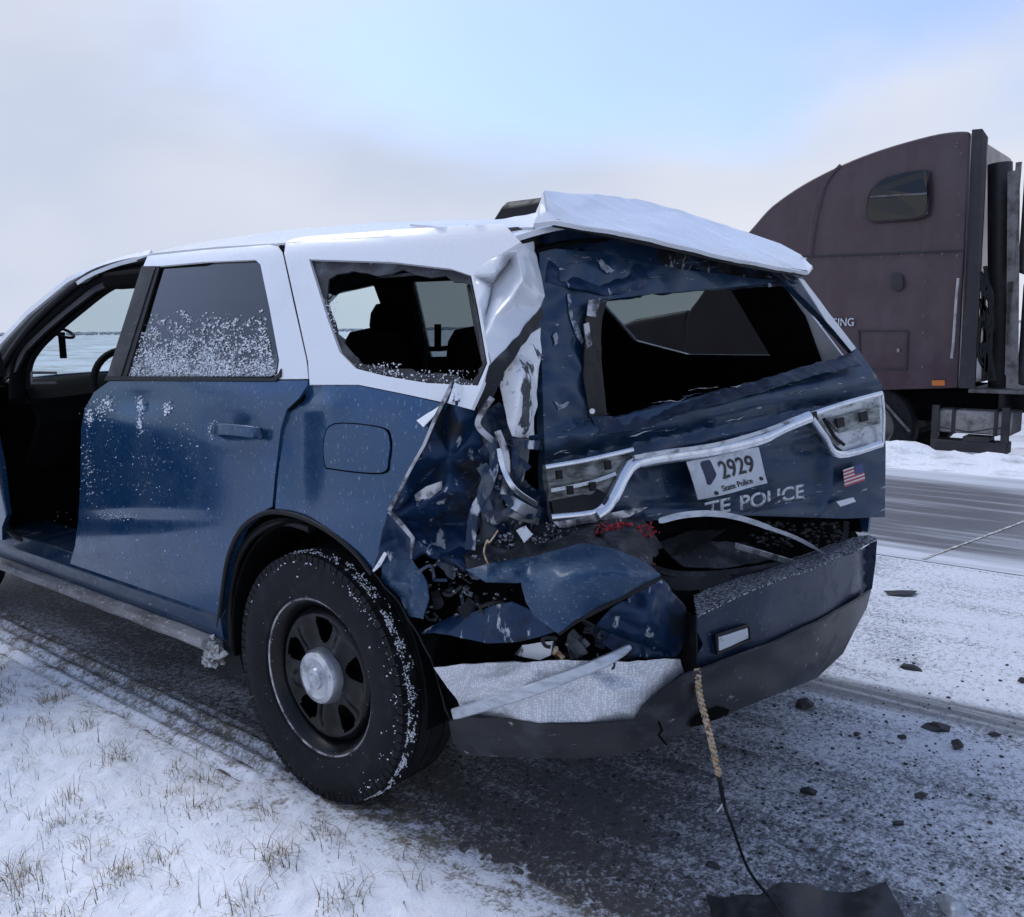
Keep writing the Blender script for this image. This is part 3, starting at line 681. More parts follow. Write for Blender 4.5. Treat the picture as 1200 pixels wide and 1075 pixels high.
# the driver's door stands open on its hinges, just outside the picture
hx, hy_, oa = -.01, 2.24, R(68)
def od(u, z, t): return Vector((hx-u*math.sin(oa)-t*math.cos(oa), hy_-u*math.cos(oa)+t*math.sin(oa)+.0, z))
def slab(name, poly, t0, t1, m, parent, holes=()):
    v, f, _ = cdt([Vector(p) for p in poly], [list(map(Vector, h)) for h in holes]); n_ = len(v); vs = [od(p.x, p.y, t0) for p in v]+[od(p.x, p.y, t1) for p in v]
    fs = list(map(list, f))+[[i+n_ for i in q[::-1]] for q in f]; cnt = {}
    for q in f:
        for i in range(3): cnt[(q[i], q[(i+1) % 3])] = 1
    for (i, j) in cnt:
        if (j, i) not in cnt: fs.append([i, j, j+n_, i+n_])
    return mk(name, vs, fs, m, parent, 35)
fd = slab('front_door', [(.0, .50), (.06, .44), (.95, .44), (1.0, .52), (1.0, 1.24), (.0, 1.22)], .0, .07, 'blue_paint', suv)
slab('inner_trim', [(.05, .55), (.92, .50), (.95, 1.22), (.05, 1.20)], .071, .12, 'interior_black', fd)
slab('window_frame', [(.0, 1.225), (1.0, 1.245), (.93, 1.68), (.55, 1.64), (.25, 1.46)], .02, .05, 'white_paint', fd, [[(.12, 1.25), (.93, 1.265), (.88, 1.62), (.57, 1.59), (.29, 1.43)]])
slab('window_pane', [(.12, 1.25), (.93, 1.265), (.88, 1.62), (.57, 1.59), (.29, 1.43)], .032, .037, 'glass_clear', fd)
slab('mirror', [(.02, 1.24), (.20, 1.24), (.22, 1.38), (.05, 1.38)], -.16, -.04, 'black_plastic', fd)
slab('door_handle', [(.76, 1.03), (.92, 1.04), (.92, 1.07), (.76, 1.06)], -.04, -.015, 'blue_paint', fd)
# right side: lower blue, upper white, with window openings
win_f = [(1.52, 1.27), (2.42, 1.25), (2.12, 1.50), (1.86, 1.62), (1.52, 1.655)]
win_r = [(.24, 1.30), (1.30, 1.27), (1.24, 1.66), (.50, 1.65)]
win_q = [(-.62, 1.30), (-.25, 1.30), (0.0, 1.36), (.22, 1.64), (-.15, 1.61), (-.5, 1.56)]
lo_out = [(-.98, .60), (-.46, .60)]+arc(0, .40, .46, 155, 25)[::-1][::-1]
lo_out = [(-1.0, .62), (-.43, .60)]+arc(0, .40, .46, 154, 26)+[(.45, .42), (2.15, .40), (2.17, .85), (2.25, 1.22), (1.3, 1.245), (-.9, 1.275), (-1.02, 1.12)]
sheet('right_side_panel', lo_out, YZm, 'blue_paint', suv, step=.08, thick=.02, toward=right_)
up_out = [(-1.0, 1.14), (-.9, 1.28), (1.3, 1.25), (2.25, 1.225), (2.62, 1.225), (2.30, 1.44), (2.0, 1.60), (1.69, 1.69), (1.3, 1.72), (.4, 1.70), (-.5, 1.67), (-.70, 1.64), (-.80, 1.45)]
sheet('right_upper_panel', up_out, YZm, 'white_paint', suv, holes=[win_f, win_r, win_q], step=.07, thick=.01, toward=right_)
trim_out = [(-.98, .62), (2.3, .60), (2.3, 1.22), (2.55, 1.23), (2.28, 1.43), (1.98, 1.58), (1.69, 1.68), (.4, 1.69), (-.5, 1.66), (-.68, 1.62), (-.78, 1.45)]
sheet('right_trim', trim_out, lambda y, z, w: YZm(y, z, -.03), 'interior_black', suv, holes=[win_f, win_r, win_q], step=.09, thick=.01, toward=right_)
for nm, wn, gm in (('front_pane', win_f, 'glass_clear'), ('side_pane', win_r, 'glass_grey'), ('quarter_pane', win_q, 'glass_grey')):
    sheet(nm, wn, lambda y, z, w: YZm(y, z, -.012), gm, suv, step=.2, thick=.004, toward=right_)
# windscreen, cowl, bonnet, nose
def quadgrid(name, fn, nu, nv, m, parent, thick=0, toward=Vector((0, 0, 1)), smooth=40):
    vs = [fn(i/nu, j/nv) for j in range(nv+1) for i in range(nu+1)]
    fs = [[j*(nu+1)+i, j*(nu+1)+i+1, (j+1)*(nu+1)+i+1, (j+1)*(nu+1)+i] for j in range(nv) for i in range(nu)]
    return mk(name, vs, face_to([Vector(v) for v in vs], fs, toward), m, parent, smooth, thick)
def wsf(u, v):
    xl = .14+.14*v; y = 2.62-.90*v; z = 1.20+.50*v
    x = xl+(1.93-2*xl)*u; b = 1-(2*u-1)**2
    return Vector((x, y+.16*b*(1-.4*v), z+.07*b*v*.5))
quadgrid('windscreen', wsf, 12, 6, 'glass_clear', suv, .004)
def hood(u, v):
    x = .08+1.77*u; b = 1-(2*u-1)**4; y = 2.6+.18*(1-(2*u-1)**2)*(1-v)+1.28*v
    return Vector((x, y, 1.16+.05*b-.16*v*v-.02*v))
quadgrid('bonnet', hood, 12, 10, 'blue_paint', suv, .02)
quadgrid('cowl', lambda u, v: Vector((.10+1.73*u, 2.52+.26*v+.12*(1-(2*u-1)**2), 1.19+.01*v)), 8, 2, 'black_plastic', suv, .03)
extr_n = [(.12, .42), (.06, .60), (.06, .85), (.14, 1.02)]
mbox('front_bumper', (.08, 3.75, .35), (1.85, 3.98, 1.02), 'blue_rear', suv, .08)
# roof
RY = [-.62, -.45, -.2, .1, .4, .8, 1.25, 1.5, 1.69, 1.80]
RE = [1.655, 1.67, 1.688, 1.70, 1.708, 1.722, 1.727, 1.703, 1.668, 1.63]      # height of the edge
RC = [1.735, 1.752, 1.775, 1.797, 1.815, 1.826, 1.818, 1.79, 1.75, 1.715]     # height of the crown
def roof(u, v):
    y = -.62+2.40*v; ze, zc = interp(y, RY, RE), interp(y, RY, RC); xe = Xs(ze)
    x = xe+(1.93-2*xe)*u; k = abs(2*u-1)
    return Vector((x, y, ze+(zc-ze)*(1-k**2.6)))
def roof2(u, v): return roof(.5+.5*math.copysign(abs(2*u-1)**.6, 2*u-1), v)
quadgrid('roof', roof2, 36, 40, 'white_paint', suv, .015)
quadgrid('headliner', lambda u, v: roof(.06+.88*u, v)-Vector((0, 0, .05)), 12, 12, 'interior_black', suv, .01)
# box on the roof (light housing) and stub aerials
rb = roof(.5, .2).z
vs, fs = [], []
for x0_, x1_, z_ in ((.90, 1.36, rb-.01), (.91, 1.35, rb+.065), (.94, 1.32, rb+.085)):
    k = 0 if z_ < rb else (.02 if z_ < rb+.06 else .06)
    vs += [(x0_, -.20+k*.4, z_), (x1_, -.20+k*.4, z_), (x1_, .06-k, z_), (x0_, .06-k, z_)]
for i in range(2):
    for k in range(4): fs.append([i*4+k, i*4+(k+1) % 4, i*4+4+(k+1) % 4, i*4+4+k])
fs.append([8, 9, 10, 11])
mk('roof_beacon', vs, fs, 'black_plastic', suv, 30, 0, .008)
mtube('aerial', [on(478, 266, 0, .55), on(478, 261, 0, .55)], .006, 'black_plastic', suv)
mbox('rear_aerial', (1.28, -.36, 1.74), (1.36, -.24, 1.835), 'black_plastic', suv, .01)

# interior
mbox('cabin_floor', (.1, -.62, .40), (1.83, 2.5, .50), 'interior_black', suv, .01)
mbox('cargo_floor', (.22, -.66, .50), (1.78, .25, .76), 'interior_black', suv, .02)
mbox('firewall', (.1, 2.38, .45), (1.83, 2.46, 1.18), 'interior_black', suv, .01)
def dash(u, v):
    prof = [(2.62, 1.17), (2.45, 1.20), (2.22, 1.185), (2.10, 1.13), (2.06, 1.02), (2.14, .92), (2.25, .80)]
    t = v*(len(prof)-1); i = min(int(t), len(prof)-2); f = t-i
    y = prof[i][0]*(1-f)+prof[i+1][0]*f; z = prof[i][1]*(1-f)+prof[i+1][1]*f
    hoodb = .035*math.exp(-((.14+1.65*u-.55)/.2)**2)*max(0, 1-abs(v-.35)*3)
    return Vector((.14+1.65*u, y+.03*math.sin(u*3.1), z+hoodb))
dsh = quadgrid('dashboard', dash, 16, 12, 'interior_black', suv, .03, Vector((0, -1, .3)))
vn = [on(x, y, 1, 2.07) for x, y in ((37, 437), (66, 437), (66, 449), (37, 449))]
mtube('air_vent', vn+[vn[0]], .006, 'truck_grey', dsh)
# steering wheel
def torus(name, c, nrm, Rr, r, m, parent, n=36):
    nrm = Vector(nrm).normalized(); s = nrm.cross(Vector((0, 0, 1))).normalized(); a = s.cross(nrm)
    return mtube(name, [Vector(c)+Rr*(math.cos(2*math.pi*k/n)*s+math.sin(2*math.pi*k/n)*a) for k in range(n+1)], r, m, parent)
swc = Vector((.46, 1.80, 1.17))
sw = torus('steering_wheel', swc, (0, -1, .38), .185, .016, 'interior_grey', suv)
mtube('steering_hub', [swc+Vector((0, .02, 0)), swc+Vector((0, -.03, .012))], [.07, .055], 'interior_black', sw, 12)
for a_ in (200, 340, 270): mtube('spoke', [swc, swc+Vector((.18*math.cos(R(a_)), .065*math.sin(R(a_))*1.0, .17*math.sin(R(a_))))], .014, 'interior_black', sw, 6)
mtube('steering_column', [swc, swc+Vector((0, .32, -.13))], .045, 'interior_black', suv, 10)
# phone / computer mount on the dash
mp0 = on(74, 415, 1, 2.15)
mt = mtube('mount', [mp0+Vector((0, 0, -.02)), mp0+Vector((0, 0, .10))], .016, 'interior_black', suv, 8)
torus('mount_ring', on(73, 390, 1, 2.15), (.2, -.5, 1), .05, .007, 'interior_grey', mt, 20)
# seats
def seat(x0_, y0_, w_, back_h=.62):
    s = mbox('seat', (x0_, y0_, .55), (x0_+w_, y0_+.5, .76), 'interior_black', suv, .05)
    def bk(u, v):
        a = 2*math.pi*u; e = .8+.2*math.cos(v*2.4-.8)
        x = x0_+w_/2+math.copysign(abs(math.cos(a))**.5, math.cos(a))*w_/2*e; dy = math.copysign(abs(math.sin(a))**.6, math.sin(a))*.07*(1 if 0 < v < 1 else .3)
        return Vector((x, y0_-.02-.20*v+dy, .68+back_h*v))
    quadgrid('backrest', bk, 20, 8, 'interior_black', s, 0, lambda p: p-Vector((x0_+w_/2, y0_-.1, p.z)))
    hx, hz = x0_+w_/2, .68+back_h+.14
    vs, fs = [], []
    for i in range(7):
        ph = math.pi*i/6; r_ = max(.05, math.sin(ph)**.5)
        for k in range(14):
            t = 2*math.pi*k/14; vs.append((hx+.14*r_*math.copysign(abs(math.cos(t))**.7, math.cos(t)), y0_-.20+.06*r_*math.sin(t), hz-.11*math.cos(ph)))
    for i in range(6):
        for k in range(14): fs.append([i*14+k, i*14+(k+1) % 14, i*14+14+(k+1) % 14, i*14+14+k])
    mk('headrest', vs, fs, 'interior_black', s, 50)
    mtube('headrest_post', [(hx-.05, y0_-.2, hz-.2), (hx-.05, y0_-.2, hz-.05)], .007, 'bare_metal', s, 6)
    return s
seat(.30, 1.25, .52); seat(1.10, 1.25, .52); seat(.22, .38, .48, .5); seat(.72, .38, .48, .5); seat(1.22, .38, .48, .5)
# cargo partition frame seen through the broken window
pz = [on(398, 402, 0, .8), on(430, 409, 0, .85), on(480, 408, 0, .9), on(515, 409, 0, .95), on(545, 404, 0, 1.0)]
mtube('partition_bar', spline(pz, 4), .011, 'interior_grey', suv, 6)
mtube('partition_post', [on(513, 380, 0, .95), on(513, 410, 0, .95)], .014, 'interior_black', suv, 6)
mtube('belt_post', [on(498, 408, 0, .7), on(498, 440, 0, .7)], .012, 'interior_grey', suv, 6)

# ------------------------------------------------------------------ wheels
def make_wheel(org, flip):
    s = -1 if flip else 1     # s=1: outer face towards -X
    w = empty('wheel', org); w.parent = suv
    loc = Vector((0, 0, 0)); n = 96
    vs, fs = [], []; Ro = .385
    prof = [(.03, .243), (.012, .25), (.004, .27), (-.002, .30), (.0, .33), (.008, .352), (.022, .368), (.036, .376)]
    for k, (a, b) in enumerate(((.036, .075), (.085, .127), (.137, .178), (.188, .229))):
        prof += [(a+.001, Ro-.002), (b, Ro-.001+(.001 if 0 < k < 3 else 0)), (b+.001, Ro-.012), (b+.009, Ro-.012)]
    prof = prof[:-2]+[(.243, .368), (.257, .352), (.265, .33), (.262, .28), (.24, .243)]
    lathe(vs, fs, [(s*a, b) for a, b in prof], n, loc)
    mk('tyre', vs, fs, 'tyre_rubber', w, 35)
    # shoulder blocks
    vs, fs = [], []
    for k in range(84):
        t = 2*math.pi*k/84; M_ = Matrix.Rotation(t, 4, 'X')
        box(vs, fs, (s*.012 if s > 0 else -.044, -.0115, .350), (s*.044 if s > 0 else -.010, .0115, .3795), M_)
    tag(mk('tread_block', vs, fs, 'tyre_rubber', w, 30), kind='stuff')
    vs, fs = [], []
    lathe(vs, fs, [(s*.03, .246), (s*.022, .243), (s*.024, .236), (s*.034, .228), (s*.048, .216), (s*.10, .205), (s*.20, .205), (s*.23, .23), (s*.235, .245)], 72, loc)
    rm = mk('rim', vs, fs, 'rim_black', w, 40)
    vs, fs = [], []; lathe(vs, fs, [(s*.031, .2475), (s*.021, .2475), (s*.0185, .2435), (s*.021, .2395), (s*.028, .2385)], 72, loc)
    mk('rim_lip', vs, fs, 'bare_metal', w, 40)
    vs, fs = [], []; nt_, nr = 360, 21
    rr = [.035, .06, .085]+[.095+.006*q for q in range(14)]+[.182, .19, .20, .208, .217]
    for i, r_ in enumerate(rr):
        for k in range(nt_):
            t = 2*math.pi*k/nt_; ph = (k % 72)/72-.5                     # five spokes
            spoke = math.exp(-((abs(ph)-.5)/.16)**2); edge = math.exp(-((r_-.14)/.045)**2)
            x = .058-.022*math.exp(-(r_/.09)**2)-.020*spoke*edge-.012*math.exp(-((r_-.19)/.02)**2)+.022*max(0, (r_-.195)/.02)
            vs.append((s*x, r_*math.cos(t+.94), r_*math.sin(t+.94)))
    for i in range(nr):
        for k in range(nt_):
            ph = ((k+.5) % 72)/72-.5; rm_ = (rr[i]+rr[i+1])/2
            if (abs((rm_-.142)/.040)**2.8+abs(ph/(.15+.9*(rm_-.10)))**2.8) < 1: continue
            fs.append([i*nt_+k, i*nt_+(k+1) % nt_, (i+1)*nt_+(k+1) % nt_, (i+1)*nt_+k])
    vv = [Vector(v) for v in vs]
    mk('rim_disc', vs, face_to(vv, fs, Vector((-s, 0, 0))), 'rim_black', w, 45, .007)
    vs, fs = [], []; lathe(vs, fs, [(s*.12, .0), (s*.12, .16), (s*.14, .165)], 40, loc); mk('brake_disc', vs, fs, 'black_plastic', w, 40)
    vs, fs = [], []
    lathe(vs, fs, [(s*.06, .088), (s*.03, .085), (s*.016, .078), (s*.010, .062), (s*.014, .052), (s*.014, .034), (s*.006, .030), (s*.004, .018), (s*.008, .014), (s*.009, .001)], 48, loc)
    hc = mk('hub_cap', vs, fs, 'hub_silver', w, 30)
    for k in range(5):
        vs, fs = [], []; t = 2*math.pi*k/5+.94+math.pi/5; lathe(vs, fs, [(s*.02, .011), (s*.012, .009), (s*.010, .001)], 12, (0, .064*math.cos(t), .064*math.sin(t)))
        mk('lug_dimple', vs, fs, 'hub_silver', w, 60)
    return w
for x_, y_, fl in ((0.0, 0, False), (1.93, 0, True), (0.0, 3.20, False), (1.93, 3.20, True)):
    w_ = make_wheel((x_, y_, .386), fl)
    if x_ == 0 and y_ == 0:
        vs, fs = [], []; rnd = random.Random(9)
        for k in range(9000):
            t = R(rnd.uniform(-65, 150)); x0_ = rnd.gauss(.034, .012)
            dn = noise.noise(Vector((t*7, x0_*60, 0)))+.5*noise.noise(Vector((t*22, x0_*120, 3)))
            if rnd.random() > (.25+1.1*dn)*(1 if t < 1.4 else .45): continue
            rr_ = interp(x0_, [-.002, .0, .008, .022, .036, .06], [.315, .33, .352, .369, .381, .386])
            fleck(vs, fs, (x0_, -rr_*math.cos(t), rr_*math.sin(t)), rnd.uniform(.002, .0075), rnd)
        for k in range(160):
            t = R(rnd.uniform(0, 360)); rr_ = rnd.uniform(.225, .36); fleck(vs, fs, (.004 if rr_ > .25 else .022, rr_*math.cos(t), rr_*math.sin(t)), rnd.uniform(.001, .003), rnd)
        tag(mk('snow_crust', vs, fs, 'snow_white', w_, 0), kind='stuff')
    lt = (x_ == 0)
    # arch liner
    vs, fs = [], []; xa, xb = (.0, .5) if lt else (1.43, 1.93)
    for i in range(25):
        a_ = R(-8+196*i/24); rr_ = .455
        for x2 in (xa+.03 if lt else xa, xb if lt else xb-.03): vs.append((x2, y_+rr_*math.cos(a_), .41+rr_*math.sin(a_)))
    for i in range(24): fs.append([i*2, i*2+1, i*2+3, i*2+2])
    b0 = len(vs)
    xi = xb if lt else xa
    vs.append((xi, y_, .41))
    for i in range(24): fs.append([b0, i*2+(1 if lt else 0), i*2+2+(1 if lt else 0)])
    mk('wheel_arch_liner', vs, fs, 'interior_black', suv, 40, .01, off=0)
# arch lip on the damaged side
lip = [S(x, y, .004) for x, y in ((255, 742), (260, 700), (267, 655), (281, 623), (300, 606), (320, 600), (346, 604), (372, 615), (398, 632), (420, 652), (436, 673))]
mtube('arch_lip', spline(lip, 4), .008, 'black_plastic', suv, 8)
lip2 = [on(x, y, 0, .05) for x, y in ((272, 760), (270, 705), (277, 662), (291, 634), (312, 617), (338, 612), (365, 620))]
mtube('liner_edge', spline(lip2, 4), .014, 'black_plastic', suv, 8)
ribbon('mud_flap', [on(x, y, 0, .05) for x, y in ((270, 742), (272, 770), (278, 792))], .06, 'black_plastic', suv, .012, up=(-1, -.5, 0))
crumple('rear_liner', [(434, 668, 's', 0), (452, 684, 's', -.04), (480, 725, 's', -.06), (512, 748, 's', -.06), (508, 785, 's', -.03), (530, 850, 's', -.01), (524, 838, 's', .0), (505, 770, 's', .0), (470, 710, 's', .0)], 'black_plastic', suv, amp=.004)

# ------------------------------------------------------------------ police SUV: damaged rear
def dent_q(x, y):
    w = -.030*math.exp(-((x-352)/22)**2-((y-525)/60)**2)          # buckle behind the door
    w += .012*math.exp(-((x-384)/18)**2-((y-478)/16)**2) - .02*math.exp(-((x-345)/25)**2-((y-462)/9)**2)
    w += .010*math.exp(-((x-420)/60)**2-((y-600)/40)**2)
    return w
q_out = [(362, 453), (420, 452), (470, 462), (524, 474), (505, 500), (490, 535), (474, 560), (455, 600), (446, 640), (438, 668), (420, 650), (398, 630), (372, 613), (346, 602), (322.5, 596), (325.5, 560), (332.5, 505), (339.5, 483), (354, 470)]
fuel = smoothpoly([(392, 496), (446, 500), (459, 512), (458, 540), (449, 556), (390, 551), (380, 545), (379, 515)], 4)
qp = sheet('quarter_panel', q_out, S, 'blue_paint', suv, holes=[fuel], step=8, thick=.006, dent=dent_q, toward=left)
def sh(poly, k): 
    c = sum((Vector(p) for p in poly), Vector((0, 0)))/len(poly); return [c+(Vector(p)-c)*k for p in poly]
sheet('fuel_door', [p+Vector((-1.2, -.4)) for p in sh(fuel, .945)], lambda x, y, w: S(x, y, -.004), 'blue_paint', qp, step=9, thick=.006, toward=left)
sheet('fuel_recess', sh(fuel, 1.06), lambda x, y, w: S(x, y, -.02), 'black_plastic', qp, step=14, thick=.003, toward=left)
# white upper quarter with the window opening
wo = [(335, 284), (345, 280), (360, 277.5), (470, 269), (590, 262), (610, 284), (572, 307), (555, 323), (563, 362), (574, 426), (563, 456), (552, 480), (526, 473), (470, 461), (420, 451), (363, 451), (361, 424), (347, 360), (333, 297)]
qw = [(362, 304), (458, 307), (528, 315), (552, 323), (560, 362), (571, 426), (560, 452), (500, 449), (452, 441), (417, 432), (398, 413), (384, 375)]
wq = sheet('upper_quarter', wo, lambda x, y, w: S(x, y, 0) if y > 300 else S(x, y, 0), 'white_paint', suv, holes=[qw], step=9, thick=.012, toward=left)
def jag(poly, a, seed, k=3):
    o = []; rnd = random.Random(seed); n = len(poly)
    for i in range(n):
        p, q = Vector(poly[i]), Vector(poly[(i+1) % n])
        for j in range(k): o.append(p+(q-p)*(j/k)+Vector((rnd.uniform(-a, a), rnd.uniform(-a, a))))
    return o
qh = jag([(387, 330), (402, 318), (430, 322), (470, 318), (520, 326), (551, 336), (556, 380), (566, 428), (556, 446), (530, 441), (500, 437), (470, 434), (430, 428), (412, 412), (396, 388), (383, 352)], 3.2, 4)
sheet('quarter_glass', sh(qw, .985), lambda x, y, w: S(x, y, -.014), 'grey_plastic', wq, holes=[qh], step=9, thick=.006, toward=left)
snow_bits('glass_crumbs', [(400, 425, 470, 444), (470, 434, 556, 456), (378, 350, 395, 400)], lambda x, y: S(x, y, -.008), wq, 500, (.0015, .007), 8)
# trim inside the opening
mtube('window_trim', [on(552, 335, 0, .22), on(560, 380, 0, .16), on(571, 430, 0, .12), on(562, 462, 0, .10)], .012, 'seal_rubber', suv, 8)
# rail that was torn off the roof side
crumple('torn_roof_edge', [(480, 263, 'X', .40), (590, 257, 'X', .44), (628, 250, 'X', .42), (637, 226, 'Y', -.60), (641, 256, 'Y', -.62), (624, 266, 'X', .32), (595, 268, 'X', .31), (540, 268, 'X', .30)], 'white_paint', suv, amp=.002, thick=.006)
crumple('dark_gap', [(585, 268, 's', -.03), (626, 264, 's', -.1), (636, 290, 't', -.03), (612, 288, 's', -.05)], 'black_plastic', suv, amp=.004)
# D pillar, crumpled white
crumple('rear_pillar', [(555, 323, 's', .004), (572, 306, 's', .006), (590, 296, 's', 0), (612, 286, 's', -.02), (626, 284, 't', .03), (631, 302, 't', .035), (638, 347, 't', .04), (633, 363, 't', .04), (604, 397, 's', -.05), (576, 428, 's', .0), (569, 397, 's', .004), (563, 362, 's', .004)],
        'white_paint', suv, inner=[(606, 296, 's', -.01), (598, 305, 's', -.075), (577, 334, 's', -.07), (569, 371, 's', -.03), (572, 340, 's', 0.0), (580, 320, 's', .012), (612, 330, 's', -.02), (600, 350, 's', -.015), (580, 372, 's', .005), (604, 358, 's', -.075), (625, 348, 's', -.10), (590, 385, 's', -.02), (630, 330, 't', .05)],
        folds=[(12, 13), (13, 14), (14, 15), (19-1+0, 21)], sub=3, amp=.004, scale=7, smooth=38)
crumple('pillar_edge', [(604, 397, 's', -.04), (635, 360, 't', .045), (637, 372, 't', .04), (610, 408, 's', -.06), (588, 440, 's', -.05), (576, 470, 's', -.06), (562, 500, 's', -.06), (559, 470, 's', -.02), (574, 428, 's', .006)], 'grey_plastic', suv, amp=.004, sub=2)
crumple('pillar_strip', [(600, 414, 's', -.085), (634, 384, 't', .03), (633, 420, 't', .04), (629, 455, 't', .05), (624, 514, 't', .03), (612, 512, 't', .04), (600, 511, 's', -.13), (592, 480, 's', -.10), (586, 452, 's', -.08)],
        'white_torn', suv, inner=[(612, 440, 's', -.07), (608, 480, 's', -.09), (620, 430, 's', -.13)], sub=3, amp=.006, scale=8)
crumple('pillar_strip', [(600, 512, 's', -.13), (623, 514, 't', .03), (618, 540, 't', .03), (611, 566, 't', .02), (604, 560, 's', -.16), (602, 540, 's', -.15)], 'scraped_paint', suv, sub=3, amp=.006)
# black backing sheet put behind the torn skin to darken its gaps
crumple('inner_panel', [(556, 440, 's', -.16), (600, 380, 's', -.2), (642, 300, 't', -.06), (646, 470, 't', -.06), (650, 625, 't', -.05), (600, 640, 's', -.3), (520, 660, 's', -.25), (470, 650, 's', -.2), (475, 560, 's', -.2), (520, 470, 's', -.16)], 'interior_black', suv, sub=3, amp=.02, scale=6)
# folded quarter skin between the ridge and the torn pillar
crumple('folded_quarter', [(531, 449, 's', .012), (545, 452, 's', -.01), (559, 459, 's', -.03), (558, 481, 's', -.05), (559, 500, 's', -.08), (572, 530, 's', -.14), (562, 560, 's', -.11), (559, 584, 's', -.09), (563, 600, 's', -.13), (556, 643, 's', -.10), (520, 650, 's', -.06), (483, 632, 's', 0), (461, 605, 's', .02), (455, 598, 's', .022), (474, 560, 's', .02), (490, 535, 's', .018), (505, 500, 's', .014)],
        'crash_paint', suv, inner=[(541, 492, 's', -.015), (520, 500, 's', -.045), (526, 535, 's', -.06), (498, 560, 's', -.05), (530, 571, 's', -.03), (505, 585, 's', -.012), (520, 614, 's', -.11), (545, 612, 's', -.13), (492, 612, 's', -.05), (538, 545, 's', -.09), (480, 590, 's', -.02)],
        folds=[(12, 22), (22, 21), (21, 7)], sub=4, amp=.009, scale=9, soft=2)
crumple('folded_quarter', [(456, 598, 's', .02), (470, 614, 's', .012), (484, 631, 's', .0), (483, 658, 's', -.01), (468, 656, 's', -.012), (452, 662, 's', -.006), (438, 670, 's', .004), (444, 642, 's', .004)], 'crash_paint', suv, inner=[(464, 634, 's', -.03), (474, 645, 's', -.012)], sub=3, amp=.005, scale=9)
crumple('folded_quarter', [(484, 631, 's', -.002), (520, 648, 's', -.06), (556, 642, 's', -.10), (566, 656, 's', -.09), (548, 670, 's', -.03), (530, 664, 's', -.05), (512, 655, 's', -.05), (498, 650, 's', -.03), (484, 657, 's', -.012)], 'crash_paint', suv, inner=[(530, 656, 's', -.02), (505, 644, 's', -.03)], sub=3, amp=.008, scale=10)
crumple('torn_inner_skin', [(556, 498, 's', -.10), (566, 480, 's', -.10), (584, 470, 's', -.13), (602, 512, 's', -.20), (614, 560, 's', -.24), (634, 580, 't', -.02), (642, 618, 't', .0), (604, 634, 's', -.22), (556, 646, 's', -.12), (562, 600, 's', -.15), (556, 560, 's', -.14)], 'scraped_paint', suv, inner=[(580, 520, 's', -.12), (590, 560, 's', -.20), (575, 590, 's', -.12), (600, 600, 's', -.18), (585, 620, 's', -.16), (610, 585, 's', -.26)], sub=3, amp=.018, scale=12)
ribbon('torn_edge', [S(*q) for q in ((531, 448, .016), (512, 486, .02), (497, 522, .024), (481, 550, .024), (466, 580, .026), (456, 599, .028))], [.012, .010, .009, .009, .008, .012], 'bare_metal', suv, .003)
ribbon('torn_edge', [S(*q) for q in ((456, 599, .028), (470, 614, .024), (484, 631, .01), (482, 656, .004))], [.012, .014, .012, .006], 'bare_metal', suv, .003)
ribbon('torn_edge', [S(*q) for q in ((452, 648, .01), (444, 662, .014), (437, 670, .012))], [.010, .012, .006], 'white_torn', suv, .003)
crumple('paint_scrape', [(486, 580, 's', -.008), (500, 570, 's', -.008), (518, 564, 's', -.02), (519, 573, 's', -.022), (504, 584, 's', -.006), (488, 588, 's', -.004)], 'bare_metal', suv, sub=2, amp=.002, thick=.002)
crumple('torn_skin', [(524, 473, 's', .014), (532, 449, 's', .02), (546, 454, 's', -.006), (558, 462, 's', -.022), (557, 480, 's', -.04), (543, 474, 's', -.01), (534, 470, 's', .01)], 'white_torn', suv, amp=.003, thick=.002)
crumple('torn_skin', [(488, 493, 's', .008), (500, 484, 's', .010), (522, 472, 's', .008), (512, 483, 's', .012), (496, 500, 's', .012)], 'white_torn', suv, amp=.003, thick=.002)
# mangled strips at the lamp pocket
rnd = random.Random(21)
def scrap(name, pts, wd_, m, th=.004): return ribbon(name, spline([P3(q) for q in pts], 4), wd_, m, suv, th)
scrap('bent_strip', [(577, 466, 's', -.03), (566, 482, 's', -.03), (560, 498, 's', -.04), (572, 512, 's', -.07), (582, 520, 's', -.10)], .016, 'bare_metal')
scrap('bent_strip', [(574, 515, 's', -.08), (580, 540, 's', -.10), (570, 575, 's', -.07), (556, 600, 's', -.06), (551, 645, 's', -.05)], .026, 'scraped_paint')
scrap('bent_strip', [(585, 525, 's', -.10), (590, 550, 's', -.11), (604, 574, 's', -.13), (630, 592, 't', .05)], .014, 'chrome')
scrap('bent_strip', [(583, 505, 's', -.09), (592, 530, 's', -.11), (594, 552, 's', -.12), (590, 580, 's', -.12)], .018, 'bare_metal')
scrap('bent_strip', [(594, 600, 's', -.14), (610, 606, 's', -.16), (632, 612, 't', .04)], .02, 'lamp_dirty')
scrap('bent_strip', [(596, 586, 's', -.14), (612, 596, 's', -.15), (628, 604, 't', .03)], .03, 'lamp_reflector')
scrap('bent_strip', [(564, 545, 's', -.07), (571, 560, 's', -.07), (566, 580, 's', -.07), (572, 600, 's', -.08)], .03, 'scraped_paint')
for k in range(12):
    x0_, y0_ = rnd.uniform(568, 628), rnd.uniform(520, 618)
    p0 = P3((x0_, y0_, 's', rnd.uniform(-.2, -.12)))
    pts = [p0]
    for j in range(3): pts.append(pts[-1]+Vector((rnd.uniform(-.03, .03), rnd.uniform(-.03, .03), rnd.uniform(-.05, .03))))
    if k % 3 == 0: mtube('wire', spline(pts, 4), .004, 'seal_rubber', suv, 5)
    else: ribbon('metal_shred', spline(pts, 3), rnd.uniform(.008, .024), rnd.choice(('scraped_paint', 'scraped_paint', 'black_plastic')), suv, .003)
